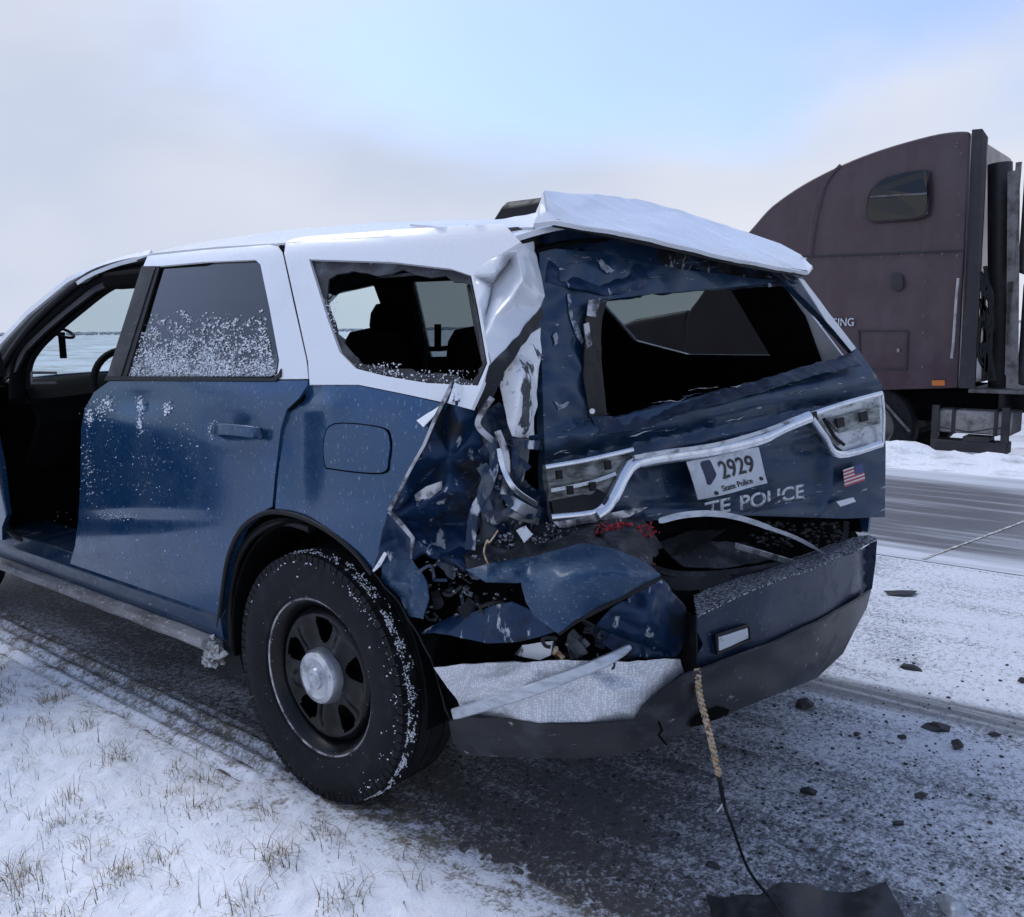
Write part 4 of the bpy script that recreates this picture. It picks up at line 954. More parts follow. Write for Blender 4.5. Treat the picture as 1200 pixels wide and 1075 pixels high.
crumple('glass_shard', [(605, 622, 's', -.16), (615, 616, 's', -.16), (625, 626, 's', -.17), (614, 636, 's', -.15)], 'white_torn', suv, amp=.002)
# shelf of rubble
crumple('rubble_shelf', [(543, 650, 's', -.05), (570, 634, 's', -.14), (600, 622, 's', -.22), (645, 612, 't', .02), (700, 612, 't', .03), (752, 610, 't', .05), (775, 640, 't', .10), (762, 664, 'b', -.12), (721, 646, 'b', -.10), (683, 640, 'b', -.08), (654, 648, 'b', -.06), (623, 656, 's', -.08), (578, 664, 's', -.05), (548, 668, 's', -.03)],
        'grey_plastic', suv, inner=[(650, 630, 't', .06), (700, 630, 't', .08), (600, 642, 's', -.16)], sub=3, amp=.010, scale=9)
vs, fs = [], []
for k in range(240):
    x0_ = rnd.uniform(550, 745); y0_ = 648-(x0_-550)*.13+rnd.gauss(0, 7) if x0_ < 640 else rnd.gauss(627, 8)
    p = P3((x0_, y0_, 's', -.1-.1*(x0_-550)/90)) if x0_ < 640 else T(x0_, y0_, .07)
    lump(vs, fs, p, rnd.uniform(.003, .010), k, .8)
tag(mk('rubble', vs, fs, 'pad_plastic', suv, 0), kind='stuff')
# red lamp debris
vs, fs = [], []
for k in range(420):
    x0_, y0_ = rnd.gauss(731, 14), rnd.gauss(629, 7); p = T(x0_, y0_, .12+rnd.uniform(0, .03)); fleck(vs, fs, p, rnd.uniform(.005, .016), rnd)
for k in range(60):
    x0_, y0_ = rnd.gauss(733, 14), rnd.gauss(628, 6); p = T(x0_, y0_, .11); q = p+Vector((rnd.uniform(-.04, .04), rnd.uniform(-.03, .03), rnd.uniform(-.02, .03))); tube(vs, fs, [p, q], .0025, 4)
for k in range(10):
    p = T(rnd.uniform(756, 768), rnd.uniform(652, 668), .12); lump(vs, fs, p, rnd.uniform(.004, .008), k)
tag(mk('red_lamp_debris', vs, fs, 'red_fibre', suv, 0), kind='stuff')
# peeled bumper corner
crumple('bumper_flap', [(545, 668, 's', .0), (578, 660, 's', -.03), (623, 654, 'b', -.03), (654, 645, 'b', -.05), (683, 637, 'b', -.07), (721, 644, 'b', -.08), (762, 663, 'b', -.06), (774, 675, 'b', -.02), (724, 701, 'b', .03), (675, 726, 'b', .06), (654, 742, 'b', .075), (626, 723, 'b', .06), (616, 706, 'b', .05), (612, 682, 'b', .03), (569, 682, 's', .01)],
        'flap_paint', suv, inner=[(660, 680, 'b', .085), (700, 672, 'b', .065), (640, 700, 'b', .085), (735, 675, 'b', .03), (600, 668, 's', .03), (690, 655, 'b', .02), (650, 662, 'b', .03), (680, 700, 'b', .085)], sub=3, amp=.003, scale=5, thick=.005, smooth=60, soft=8)
ribbon('flap_lip', spline([P3(q) for q in ((654, 743, 'b', .075), (675, 728, 'b', .06), (724, 703, 'b', .03), (774, 677, 'b', -.02))], 5), .012, 'black_plastic', suv, .01)
# lower blue shell of the bumper corner
crumple('bumper_corner', [(490, 742, 's', -.02), (530, 722, 's', -.05), (560, 716, 's', -.03), (600, 705, 's', 0), (622, 716, 'b', .0), (655, 740, 'b', .02), (612, 752, 'b', .0), (572, 755, 's', .0), (525, 745, 's', .0)], 'crash_paint', suv, sub=3, amp=.004, scale=6)
crumple('bumper_corner', [(448, 660, 's', -.01), (470, 652, 's', -.02), (484, 656, 's', -.01), (501, 682, 's', .0), (503, 702, 's', .0), (497, 726, 's', -.01), (478, 722, 's', -.01), (470, 700, 's', -.02), (449, 683, 's', -.02)], 'flap_paint', suv, inner=[(485, 690, 's', .02)], sub=3, amp=.005, scale=8)
# dark cavity with torn wiring
crumple('corner_cavity', [(480, 645, 's', -.16), (620, 655, 's', -.2), (660, 700, 'b', -.16), (820, 690, 'b', -.2), (830, 800, 'b', -.18), (560, 790, 's', -.2), (490, 740, 's', -.16)], 'interior_black', suv, sub=2, amp=.015, scale=5)
for k in range(34):
    x0_, y0_ = (rnd.uniform(502, 600), rnd.uniform(660, 728)) if k < 20 else (rnd.uniform(640, 720), rnd.uniform(735, 775))
    p0 = P3((x0_, y0_, 's' if k < 20 else 'b', rnd.uniform(-.10, -.02))); pts = [p0]; sp = rnd.choice((.02, .035))
    for j in range(4): pts.append(pts[-1]+Vector((rnd.uniform(-sp, sp)*.6, rnd.uniform(-sp, sp), rnd.uniform(-sp, sp))))
    if k % 2: mtube('wire', spline(pts, 4), rnd.choice((.0025, .004, .006)), rnd.choice(('seal_rubber', 'cord_orange', 'grey_plastic', 'black_plastic', 'seal_rubber')), suv, 5)
    else: ribbon('metal_shred', spline(pts, 3), rnd.uniform(.008, .028), rnd.choice(('grey_plastic', 'scraped_paint', 'scraped_paint', 'black_plastic', 'black_plastic')), suv, .003)
vs, fs = [], []
for k in range(60): lump(vs, fs, P3((rnd.uniform(495, 600), rnd.uniform(650, 728), 's', -.03)), rnd.uniform(.003, .008), k)
tag(mk('rubble', vs, fs, 'pad_plastic', suv, 0), kind='stuff')
crumple('bracket', [(603, 768, 'b', -.06), (612, 756, 'b', -.06), (648, 752, 'b', -.05), (650, 766, 'b', -.05), (632, 774, 'b', -.05)], 'white_torn', suv, amp=.002)
# silver insulation, strip
crumple('heat_shield', [(508, 783, 's', .0), (540, 779, 's', -.005), (585, 776, 's', -.01), (630, 775, 'b', -.01), (667, 774, 'b', -.015), (735, 775, 'b', -.02), (797, 772, 'b', -.035), (801, 789, 'b', -.03), (780, 806, 'b', -.02), (755, 828, 'b', -.01), (745, 846, 'b', -.008), (690, 850, 'b', -.005), (636, 850, 'b', .0), (595, 844, 's', -.004), (545, 842, 's', -.002), (536, 820, 's', -.004)],
        'silver_foil', suv, inner=[(560, 800, 's', -.015), (600, 790, 'b', -.02), (610, 815, 'b', .0), (650, 800, 'b', -.01), (670, 820, 'b', -.025), (690, 795, 'b', -.005), (720, 815, 'b', .002), (720, 790, 'b', -.03), (570, 825, 's', .004), (760, 795, 'b', -.012)], sub=3, amp=.004, scale=10)
ribbon('trim_strip', spline([P3(q) for q in ((529, 838, 's', .03), (570, 826, 's', .04), (620, 810, 'b', .035), (675, 789, 'b', .02), (715, 772, 'b', .01), (740, 757, 'b', -.01))], 5), [.030]*14+[.028]*6+[.026, .024, .022, .020, .016, .012], 'alu_strip', suv, .012, bevel=.004)
# bumper cover
bm_out = [(817, 722), (860, 702), (910, 682), (960, 664), (1005, 646), (1028, 633), (1026, 660), (1022, 690), (1010, 702), (960, 730), (900, 758), (850, 776), (821, 789), (815, 772), (824, 755), (816, 738)]
bumper = sheet('bumper', bm_out, B, 'bumper_paint', suv, step=8, thick=.006, dent=lambda x, y: .006*noise.noise(Vector((x*.03, y*.03, 0)))-.012*math.exp(-((y-(722+(1028-x)*.28)))**2/60)*0)
low_out = [(800, 791), (818, 787), (850, 775), (900, 757), (960, 729), (1010, 701), (1021, 692), (1016, 712), (1000, 742), (988, 766), (957, 795), (895, 820), (850, 838), (806, 856), (772, 874), (730, 885), (688, 889), (610, 888), (543, 886), (530, 868), (526, 846), (545, 841), (595, 843), (636, 849), (690, 849), (745, 845), (755, 828), (780, 806)]
vl = sheet('bumper_valance', low_out, lambda x, y, w: B(x, y, w+.006), 'valance_plastic', suv, step=9, thick=.008, dent=lambda x, y: .008*noise.noise(Vector((x*.02, y*.04, 0)))+(.02*math.exp(-((y-(790-(x-818)*.48))/9)**2) if x > 815 else 0))
ribbon('crack', [B(*q) for q in ((772, 846, .010), (776, 856, .010), (772, 862, .010), (782, 874, .010))], .005, 'interior_black', vl, .002)
crumple('exhaust_cutout', [(808, 852, 'b', .012), (822, 836, 'b', .012), (842, 828, 'b', .012), (855, 832, 'b', .012), (852, 838, 'b', .010), (822, 850, 'b', .010)], 'interior_black', vl, amp=.001, thick=.002)
crumple('bumper_reflector', [(842, 747, 'b', .012), (876, 736, 'b', .012), (877, 748, 'b', .012), (843, 763, 'b', .012)], 'lamp_reflector', bumper, amp=.0005, thick=.008)
ribbon('reflector_frame', [B(*q) for q in ((840, 745, .012), (878, 733, .012), (879, 750, .012), (841, 766, .012), (840, 745, .012))], .008, 'black_plastic', bumper, .008)
pad_out = [(812, 698, 'b', -.18), (850, 683, 'b', -.25), (895, 666, 'b', -.27), (950, 647, 'b', -.25), (1000, 630, 'b', -.19), (1018, 628, 'b', -.10), (1028, 631, 'b', .006), (1005, 645, 'b', .006), (960, 663, 'b', .006), (910, 681, 'b', .006), (860, 701, 'b', .006), (817, 722, 'b', .006)]
crumple('step_pad', pad_out, 'pad_plastic', suv, sub=3, amp=.003, scale=6, smooth=50)
crumple('bumper_end', [(800, 716, 'b', -.12), (817, 722, 'b', .004), (818, 790, 'b', .004), (806, 790, 'b', -.03), (800, 770, 'b', -.08)], 'black_plastic', suv, sub=2, amp=.004)
crumple('inner_bumper', [(690, 740, 'b', -.08), (724, 704, 'b', -.05), (775, 680, 'b', -.08), (802, 712, 'b', -.08), (808, 745, 'b', -.06), (790, 770, 'b', -.06), (730, 772, 'b', -.06)], 'crash_paint', suv, inner=[(760, 720, 'b', -.02), (740, 750, 'b', -.08)], sub=3, amp=.010, scale=9)

# tailgate
def dent_t(x, y):
    k = max(0, min(1, (900-x)/260))
    w = .022*k*noise.noise(Vector((x*.016, y*.016, 3)))+.005*noise.noise(Vector((x*.03, y*.04, 7)))+.009*(.35+k)*(1-2*abs(noise.noise(Vector((x*.03, y*.022, 11)))))
    # belt ridge under the window and the recess round the plate
    yb = 548-(x-638)*.20
    w += .020*math.exp(-((y-(yb-30))/12)**2) - .02*math.exp(-((y-(yb-8))/8)**2)
    if 740 < x < 975: w -= .030*max(0, min(1, (y-(yb+12))/14))*max(0, min(1, (x-740)/20, (975-x)/20))*max(0, min(1, (600-y)/14))
    return w
tg_out = [(632, 290), (700, 296), (800, 316), (900, 328), (936, 328), (965, 362), (1000, 402), (1016, 424), (1033, 450), (1037, 480), (1038, 530), (1037, 606), (990, 608), (930, 606), (860, 604), (800, 606), (740, 613), (690, 617), (650, 619), (641, 616), (638, 520), (634, 400)]
tg_hole = [(690, 374), (698, 358), (715, 351), (760, 345), (850, 337), (922, 331), (944, 352), (975, 384), (1001, 412), (990, 419), (940, 432), (880, 450), (800, 470), (720, 490), (692, 489), (687, 440)]
tail = sheet('tailgate', tg_out, T, 'blue_rear', suv, holes=[tg_hole], step=6, thick=.025, dent=dent_t, smooth=45)
# scraped panels on its left column and torn window surround
crumple('window_surround', [(686, 372, 't', .02), (698, 352, 't', .02), (712, 350, 't', .01), (706, 372, 't', -.01), (704, 420, 't', -.02), (712, 486, 't', -.01), (690, 492, 't', .01), (684, 440, 't', .015)], 'black_plastic', tail, sub=2, amp=.004)
crumple('window_surround', [(936, 326, 't', .03), (942, 328, 't', .03), (1003, 408, 't', .02), (998, 412, 't', .01), (968, 376, 't', .02)], 'white_paint', tail, sub=1, amp=.001)
crumple('lower_ledge', [(692, 490, 't', .01), (720, 488, 't', .0), (800, 468, 't', .0), (880, 449, 't', .0), (940, 431, 't', .0), (998, 414, 't', .0), (1010, 428, 't', .05), (960, 440, 't', .05), (880, 462, 't', .045), (800, 486, 't', .045), (740, 506, 't', .04), (700, 510, 't', .03)], 'bumper_paint', tail, sub=3, amp=.006, scale=8)
for q in ([(690, 352), (704, 349), (698, 372), (688, 370)], [(684, 380), (690, 378), (694, 404), (688, 409)]):
    crumple('torn_clip', [(x, y, 't', .035) for x, y in q], 'bare_metal', tail, amp=.001, sub=1)
mtube('clip_bolt', [T(694, 482, .02), T(694, 482, .03)], .008, 'hub_silver', tail, 8)
for q in ([(664, 345), (668, 344), (672, 372), (684, 398), (682, 404), (674, 394), (668, 376)], [(650, 470), (656, 474), (668, 470), (664, 478), (654, 482)], [(700, 306), (706, 303), (716, 316), (722, 318), (712, 321), (704, 314)], [(648, 392), (652, 390), (655, 402), (651, 404)]):
    crumple('paint_chip', [(p.x, p.y, 't', dent_t(p.x, p.y)+.004) for p in jag([(x, y) for x, y in q], 1.2, int(q[0][0]), 3)], 'chip_grey', tail, amp=.001, sub=2, thick=.001)
rnd = random.Random(31)
for k in range(30):      # long scrapes
    x0_, y0_ = rnd.uniform(645, 940), 0
    y0_ = 548-(x0_-638)*.2-rnd.uniform(8, 58) if k < 18 else (rnd.uniform(300, 340) if k < 24 else 560+rnd.uniform(0, 40))
    ln = rnd.uniform(12, 40); pts = [T(x0_+ln*j/3, y0_-ln*j/3*.2+rnd.uniform(-2, 2), dent_t(x0_+ln*j/3, y0_-ln*j/3*.2)+.005) for j in range(4)]
    ribbon('scratch', pts, [.001, rnd.uniform(.002, .005), rnd.uniform(.001, .004), .001], 'bare_metal' if k < 10 else 'scraped_paint', tail, .001)
# header under the spoiler
crumple('header', [(626, 266, 'Y', -.52), (641, 262, 'Y', -.56), (700, 274, 'Y', -.60), (800, 296, 'Y', -.68), (900, 316, 'Y', -.76), (943, 322, 'Y', -.80), (934, 336, 't', .02), (850, 338, 't', -.02), (760, 344, 't', -.02), (700, 345, 't', .01), (640, 330, 't', .02)], 'crash_paint', suv, inner=[(700, 305, 't', -.03), (800, 318, 't', -.04), (880, 328, 't', -.02), (750, 330, 't', .01)], sub=3, amp=.010, scale=7)
# white spoiler peeled from the roof
crumple('spoiler', [(625, 262, 'Y', -.63), (632, 246, 'Y', -.60), (637, 224, 'Y', -.54), (660, 226, 'Y', -.50), (700, 228, 'Y', -.47), (748, 234, 'Y', -.46), (800, 248, 'Y', -.50), (850, 264, 'Y', -.55), (915, 286, 'Y', -.66), (938, 299, 'Y', -.74), (952, 312, 'Y', -.86), (946, 319, 'Y', -.87), (900, 311, 'Y', -.85), (850, 301, 'Y', -.82), (800, 289, 'Y', -.78), (760, 279, 'Y', -.75), (720, 271, 'Y', -.72), (680, 265, 'Y', -.69), (650, 259, 'Y', -.66)],
        'white_paint', suv, inner=[(645, 236, 'Y', -.585), (665, 250, 'Y', -.63), (700, 262, 'Y', -.665), (760, 273, 'Y', -.715), (850, 293, 'Y', -.78), (920, 308, 'Y', -.83), (750, 252, 'Y', -.57), (850, 280, 'Y', -.68), (700, 245, 'Y', -.56)],
        folds=[(2, 19), (19, 20), (20, 21), (21, 22), (22, 23), (23, 24)], sub=3, amp=.0022, scale=5, thick=.012, smooth=50)
ribbon('spoiler_lip', spline([P3(q) for q in ((652, 262, 'Y', -.655), (720, 275, 'Y', -.71), (800, 293, 'Y', -.77), (880, 311, 'Y', -.83), (946, 321, 'Y', -.865))], 6), .022, 'black_plastic', suv, .02)
# lamps and chrome bow
def tq(x, y, w): return T(x, y, w)
lampL = crumple('tail_lamp', [(639, 549, 't', .02), (690, 541, 't', .03), (741, 532, 't', .03), (722, 560, 't', .03), (706, 588, 't', .03), (690, 598, 't', .025), (646, 606, 't', .02)], 'lamp_dirty', suv, sub=3, amp=.003, thick=.02)
lampR = crumple('tail_lamp', [(950, 486, 't', .03), (985, 474, 't', .03), (1034, 462, 't', .01), (1035, 516, 't', .01), (990, 530, 't', .03), (972, 516, 't', .03)], 'lamp_reflector', suv, sub=2, amp=.001, thick=.02)
chr_ = 'chrome'
def rb(name, pts, wd_, m, parent, w=.04, th=.01, k=5): return ribbon(name, spline([T(x, y, w) for x, y in pts], k), wd_, m, parent, th, bevel=0, crown=.22 if m == 'chrome' else 0)
rb('lamp_frame', [(639, 548), (690, 539), (742, 527)], .014, 'chrome', lampL, .045)
rb('lamp_frame', [(646, 575), (690, 566), (722, 555)], .010, 'lamp_reflector', lampL, .045)
rb('lamp_frame', [(646, 607), (690, 602), (706, 592)], .020, 'chrome', lampL, .045)
rb('lamp_rib', [(648, 598), (690, 588), (702, 574)], .05, 'black_plastic', lampL, .036)
for x, y in ((668, 574), (694, 570), (712, 545), (655, 556)): crumple('lamp_clip', [(x-3, y-4, 't', .05), (x+4, y-5, 't', .05), (x+5, y+5, 't', .05), (x-2, y+6, 't', .05)], 'black_plastic', lampL, amp=.001, sub=1, thick=.006)
rb('lamp_frame', [(950, 486), (990, 473), (1034, 461)], .018, 'chrome', lampR, .045)
rb('lamp_frame', [(951, 491), (966, 512), (984, 533), (1034, 520)], .024, 'chrome', lampR, .05)
rb('lamp_rib', [(966, 492), (978, 512), (990, 522)], .012, 'black_plastic', lampR, .045)
rb('lamp_frame', [(1034, 462), (1036, 490), (1035, 520)], .010, 'chrome', lampR, .03)
for x, y in ((985, 496), (1012, 489), (953, 489)): crumple('lamp_clip', [(x-5, y-5, 't', .055), (x+4, y-7, 't', .055), (x+6, y+4, 't', .055), (x-3, y+6, 't', .055)], 'black_plastic', lampR, amp=.001, sub=1, thick=.006)
crumple('lamp_band', [(970, 492, 't', .042), (1030, 476, 't', .034), (1031, 496, 't', .034), (984, 508, 't', .042)], 'lamp_dirty', lampR, amp=.002, sub=2)
bow = rb('chrome_bow', [(700, 604), (712, 594), (722, 576), (732, 556), (744, 543), (775, 536), (820, 530), (860, 522), (895, 512), (920, 500), (950, 488)], [.03]*8+[.036]*14+[.042]*20+[.038]*9, 'chrome', suv, .052, .016)
rb('chrome_step', [(744, 536), (790, 529), (840, 521), (890, 507), (930, 492)], .012, 'lamp_reflector', bow, .062, .008)
crumple('chrome_end', [(648, 612, 't', .04), (690, 604, 't', .05), (716, 600, 't', .05), (760, 594, 't', .02), (738, 606, 't', .045), (700, 612, 't', .05), (655, 619, 't', .045)], 'bare_metal', tail, sub=2, amp=.003)

# licence plate
TL, TR, BR, BL = (T(*q) for q in ((803, 541, .045), (888, 524, .05), (901, 567, .03), (818, 586, .025)))
plu = (TR-TL).normalized(); plv = ((TL-BL)+(TR-BR)).normalized(); plw = ((TR-TL).length+(BR-BL).length)/2; plh = ((TL-BL).length+(TR-BR).length)/2
pn = plu.cross(plv).normalized()
if pn.dot(to_cam(TL)) < 0: pn = -pn
def pl(u, v, w=0):   # 0..1 on the plate, bent
    p = BL+(BR-BL)*u+(TL-BL)*v+((TR-TL)-(BR-BL))*u*v
    return p+pn*(.010*math.sin(u*5+v*2)*.6+w)
vs = [pl(i/10, j/5) for j in range(6) for i in range(11)]; fs = [[j*11+i, j*11+i+1, j*11+12+i, j*11+11+i] for j in range(5) for i in range(10)]
plate = mk('licence_plate', vs, face_to([Vector(v) for v in vs], fs, to_cam), 'plate_white', suv, 40, .003)
def plate_text(name, s, u, v, h, m, stretch=1, bold=0):
    cu = bpy.data.curves.new(name, 'FONT'); cu.body = s; cu.size = 1; cu.extrude = .008; cu.offset = bold; t = bpy.data.objects.new('tmp', cu); col.objects.link(t)
    me = bpy.data.meshes.new_from_object(t, depsgraph=bpy.context.evaluated_depsgraph_get()); bpy.data.objects.remove(t)
    for q in me.vertices: q.co = pl(u+q.co.x*h*.5*stretch, v+q.co.y*h, .0018+.001*(q.co.z > 0))
    me.materials.clear(); me.materials.append(MAT[m]); o = bpy.data.objects.new(name, me); col.objects.link(o); o.parent = plate
plate_text('plate_number', '2929', .39, .40, .62, 'ink_dark', .80, .012)
plate_text('plate_caption', 'State Police', .33, .10, .21, 'ink_dark', .95, .008)
st_ = [(.16, .36), (.20, .33), (.24, .40), (.29, .47), (.325, .55), (.315, .88), (.30, .93), (.185, .93), (.165, .88), (.17, .55)]
vs = [pl(u, v, .0022) for u, v in st_]; mk('state_outline', vs, face_to(vs, [list(range(len(vs)))], to_cam), 'ink_navy', plate, 0, .001)
for u, v in ((.24, .09), (.93, .16)):
    vs = [pl(u+.028*math.cos(a*math.pi/4), v+.056*math.sin(a*math.pi/4), .002) for a in range(8)]; mk('plate_bolt', vs, face_to(vs, [list(range(8))], to_cam), 'ink_dark', plate, 0, .003)
# lettering and flag on the tailgate
def warp_text(name, s, x0_, y0_, x1_, y1_, hpx, m, w, parent):
    cu = bpy.data.curves.new(name, 'FONT'); cu.body = s; cu.size = 1; cu.extrude = 0; cu.offset = .02; t = bpy.data.objects.new('tmp', cu); col.objects.link(t)
    me = bpy.data.meshes.new_from_object(t, depsgraph=bpy.context.evaluated_depsgraph_get()); bpy.data.objects.remove(t)
    mxx = max(q.co.x for q in me.vertices)
    A, D = T(x0_, y0_, w), T(x1_, y1_, w); upv = T(x0_, y0_-hpx, w)-A
    for q in me.vertices:
        tt = q.co.x/mxx; p = A+(D-A)*tt+upv*(q.co.y/.72); q.co = p
    me.materials.clear(); me.materials.append(MAT[m]); o = bpy.data.objects.new(name, me); col.objects.link(o); o.parent = parent
    s_ = o.modifiers.new('t', 'SOLIDIFY'); s_.thickness = .001; s_.offset = 0
    return o
warp_text('lettering', 'TE', 826, 606, 856, 599, 17, 'letter_white', .030, tail)
warp_text('lettering', 'POLICE', 866, 598, 942, 583, 17, 'letter_white', .030, tail)
fl = [(988, 551), (1011, 543), (1014, 563), (990, 571)]
def flp(u, v, w=.028):
    x = fl[3][0]*(1-u)*(1-v)+fl[2][0]*u*(1-v)+fl[1][0]*u*v+fl[0][0]*(1-u)*v; y = fl[3][1]*(1-u)*(1-v)+fl[2][1]*u*(1-v)+fl[1][1]*u*v+fl[0][1]*(1-u)*v
    return T(x, y, w)
def fq(name, u0, v0, u1, v1, m, w, parent):
    vs = [flp(u0, v0, w), flp(u1, v0, w), flp(u1, v1, w), flp(u0, v1, w)]; return mk(name, vs, face_to(vs, [[0, 1, 2, 3]], to_cam), m, parent, 0, .0006)
flag = fq('flag_decal', 0, 0, 1, 1, 'flag_white', .026, suv)
for k in range(5): fq('stripe', 0, k*.2+.0, 1, k*.2+.10, 'flag_red', .0275, flag)
fq('canton', .58, .48, 1, 1, 'flag_blue', .029, flag)
crumple('paint_chip', [(980, 588, 't', .03), (1000, 583, 't', .03), (1003, 588, 't', .03), (985, 594, 't', .03)], 'white_paint', tail, amp=.001, sub=1, thick=.002)
crumple('paint_chip', [(880, 602, 't', .034), (912, 582, 't', .034), (922, 580, 't', .034), (900, 596, 't', .034)], 'bumper_paint', tail, amp=.001, sub=1, thick=.002)

# gap between tailgate and bumper: cargo sill, mats, seal
crumple('cargo_opening', [(740, 600, 't', -.12), (830, 596, 't', -.16), (990, 600, 't', -.16), (1010, 640, 't', -.12), (950, 670, 't', -.08), (860, 690, 't', -.06), (800, 710, 't', -.06), (760, 670, 't', -.06)], 'interior_black', suv, sub=3, amp=.012)
rb('cargo_seal', [(758, 662), (790, 672), (840, 672), (900, 664), (960, 650), (988, 634), (992, 612)], .018, 'grey_plastic', suv, .06, .014)
crumple('cargo_mat', [(780, 648, 't', -.02), (830, 634, 't', -.08), (875, 636, 't', -.08), (905, 655, 't', .0), (850, 666, 't', .02), (800, 664, 't', .02)], 'grey_plastic', suv, sub=2, amp=.004)
crumple('cargo_mat', [(770, 636, 't', -.03), (810, 622, 't', -.08), (850, 622, 't', -.08), (820, 640, 't', .0), (785, 650, 't', .0)], 'black_plastic', suv, sub=2, amp=.004)
crumple('cargo_sill', [(760, 668, 't', .04), (800, 676, 't', .06), (860, 674, 't', .07), (930, 660, 't', .07), (992, 638, 't', .06), (1006, 640, 't', .09), (950, 662, 't', .12), (880, 682, 't', .12), (815, 704, 't', .10), (785, 690, 't', .07)], 'black_plastic', suv, sub=2, amp=.004)
vs, fs = [], []
for k in range(120): lump(vs, fs, T(rnd.uniform(880, 990), rnd.uniform(612, 640), -.04), rnd.uniform(.004, .012), k)
tag(mk('rubble', vs, fs, 'stone_dark', suv, 0), kind='stuff')
ribbon('bent_trim', spline([T(*q) for q in ((772, 611, .13), (800, 604, .15), (835, 602, .17), (870, 608, .19), (905, 620, .20), (940, 634, .21), (988, 662, .21))], 6), [.010, .016]+[.018]*12+[.016]*10+[.012]*8+[.008, .007, .006, .005, .004], 'alu_strip', suv, .004, bevel=0)
ribbon('bent_trim', [T(*q) for q in ((862, 640, .14), (890, 648, .15), (930, 660, .16))], .020, 'bare_metal', suv, .008)
# snow lump at the arch foot
vs, fs = [], []; rnd = random.Random(77)
for k in range(120): lump(vs, fs, on(rnd.gauss(250, 5), rnd.gauss(764, 6), 0, rnd.uniform(-.0, .06)), rnd.uniform(.006, .02), k, 1)
tag(mk('packed_snow', vs, fs, 'snow_dirty', suv, 40), kind='stuff')
# grille of ice on the cabin sill
snow_bits('stuck_snow', [(30, 600, 84, 640)], lambda x, y: on(x, y, 0, .25), suv, 60, (.003, .009), 12, m='snow_dirty')
# keep every part where it was modelled although the root stands at the car's centre
for o in list(suv.children): o.matrix_parent_inverse = SUV_INV

# ------------------------------------------------------------------ lorry across the road
TX = 9.6; GZ = -.36
def K(x, y, dx=0): return on(x, y, 0, TX+dx)
truck = tag(empty('semi_truck', (TX+1.2, 2.0, GZ)), 'dark maroon semi truck with a tall sleeper cab standing across the road', 'truck')
def prism(name, yz, x0, x1, m, parent, bevel=.03, narrow=None):
    n = len(yz); vs = [Vector((x0+(narrow(z) if narrow else 0), y, z)) for y, z in yz]+[Vector((x1-(narrow(z) if narrow else 0), y, z)) for y, z in yz]
    fs = [list(range(n)), list(range(n, 2*n))[::-1]]+[[i, i+n, (i+1) % n+n, (i+1) % n] for i in range(n)]
    bm = bmesh.new(); bv = [bm.verts.new(v) for v in vs]
    for f in fs: bm.faces.new([bv[i] for i in f])
    bmesh.ops.recalc_face_normals(bm, faces=bm.faces[:]); me = bpy.data.meshes.new(name); bm.to_mesh(me); bm.free()
    me.materials.append(MAT[m]); me.polygons.foreach_set('use_smooth', [True]*len(me.polygons)); me.set_sharp_from_angle(angle=R(35))
    o = bpy.data.objects.new(name, me); col.objects.link(o); o.parent = parent
    if bevel:
        b = o.modifiers.new('bevel', 'BEVEL'); b.width = bevel; b.segments = 3; b.limit_method = 'ANGLE'; b.angle_limit = R(40)
    return o
def kz(x, y): p = K(x, y); return (p.y, p.z)
top = [(1132, 152), (1115, 152), (1085, 157), (1030, 173), (985, 191), (940, 215), (905, 241), (884, 264)]
yz = [kz(1122, 455), kz(1134, 158)]+[kz(q.x, q.y) for q in spline([(x, y, 0) for x, y in top], 4)]
y_f, z_f = yz[-1]
yz += [(y_f+.35, z_f-.35), (y_f+.95, 1.55), (y_f+1.05, .62), (kz(1035, 455)[0], .60)]
cab = prism('sleeper_cab', yz, TX, TX+2.45, 'truck_paint', truck, .10, lambda z: max(0, z-2.9)*.22)
def Kx(x, y, d=-.005):
    p = K(x, y); n_ = max(0, p.z-2.9)*.22; return on(x, y, 0, TX+n_+d)
def tpoly(name, px, m, parent, d=-.006, th=.01):
    vs = [Kx(x, y, d) for x, y in px]; return mk(name, vs, face_to(vs, [list(range(len(vs)))], Vector((-1, 0, 0))), m, parent, 0, th)
def tline(name, px, w_, m, parent, d=-.004, k=1): 
    pts = [Kx(x, y, d) for x, y in px]
    return ribbon(name, spline(pts, 4) if k > 1 else pts, w_, m, parent, .006, up=(-1, 0, 0), bevel=0)
tpoly('side_extender', [(1139, 152), (1151, 151), (1157, 160), (1142, 455), (1124, 455), (1128, 400)], 'truck_dark', truck, -.02, .05)
q0, q1 = Kx(1128, 152), Kx(1154, 153)
wnd = smoothpoly([(1017, 244), (1021, 226), (1034, 211), (1058, 203), (1084, 200), (1087, 206), (1086, 240), (1080, 253), (1050, 257), (1020, 258)], 3)
tpoly('window_seal', sh(wnd, 1.06), 'truck_dark', truck, -.008, .012)
tw = tpoly('sleeper_window', wnd, 'glass_tint', truck, -.016, .006)
tpoly('window_backing', sh(wnd, .98), 'interior_black', truck, -.009, .002)
tline('window_bar', [(1019, 231), (1086, 227)], .02, 'truck_grey', truck, -.02)
tline('panel_seam', [(930, 301), (1040, 297), (1128, 293)], .022, 'truck_dark', truck)
tline('panel_seam', [(1136, 160), (1134, 230), (1128, 400), (1124, 455)], .02, 'truck_dark', truck)
tline('roof_crease', [(985, 193), (968, 212), (956, 240), (950, 270), (947, 298)], .03, 'truck_paint', truck, -.02, 3)
for x0_, y0_, x1_, y1_ in ((1006, 388, 1063, 388), (1063, 388, 1062, 433), (1062, 433, 1008, 433), (1008, 433, 1006, 388)):
    tline('hatch_seam', [(x0_, y0_), (x1_, y1_)], .02, 'truck_dark', truck)
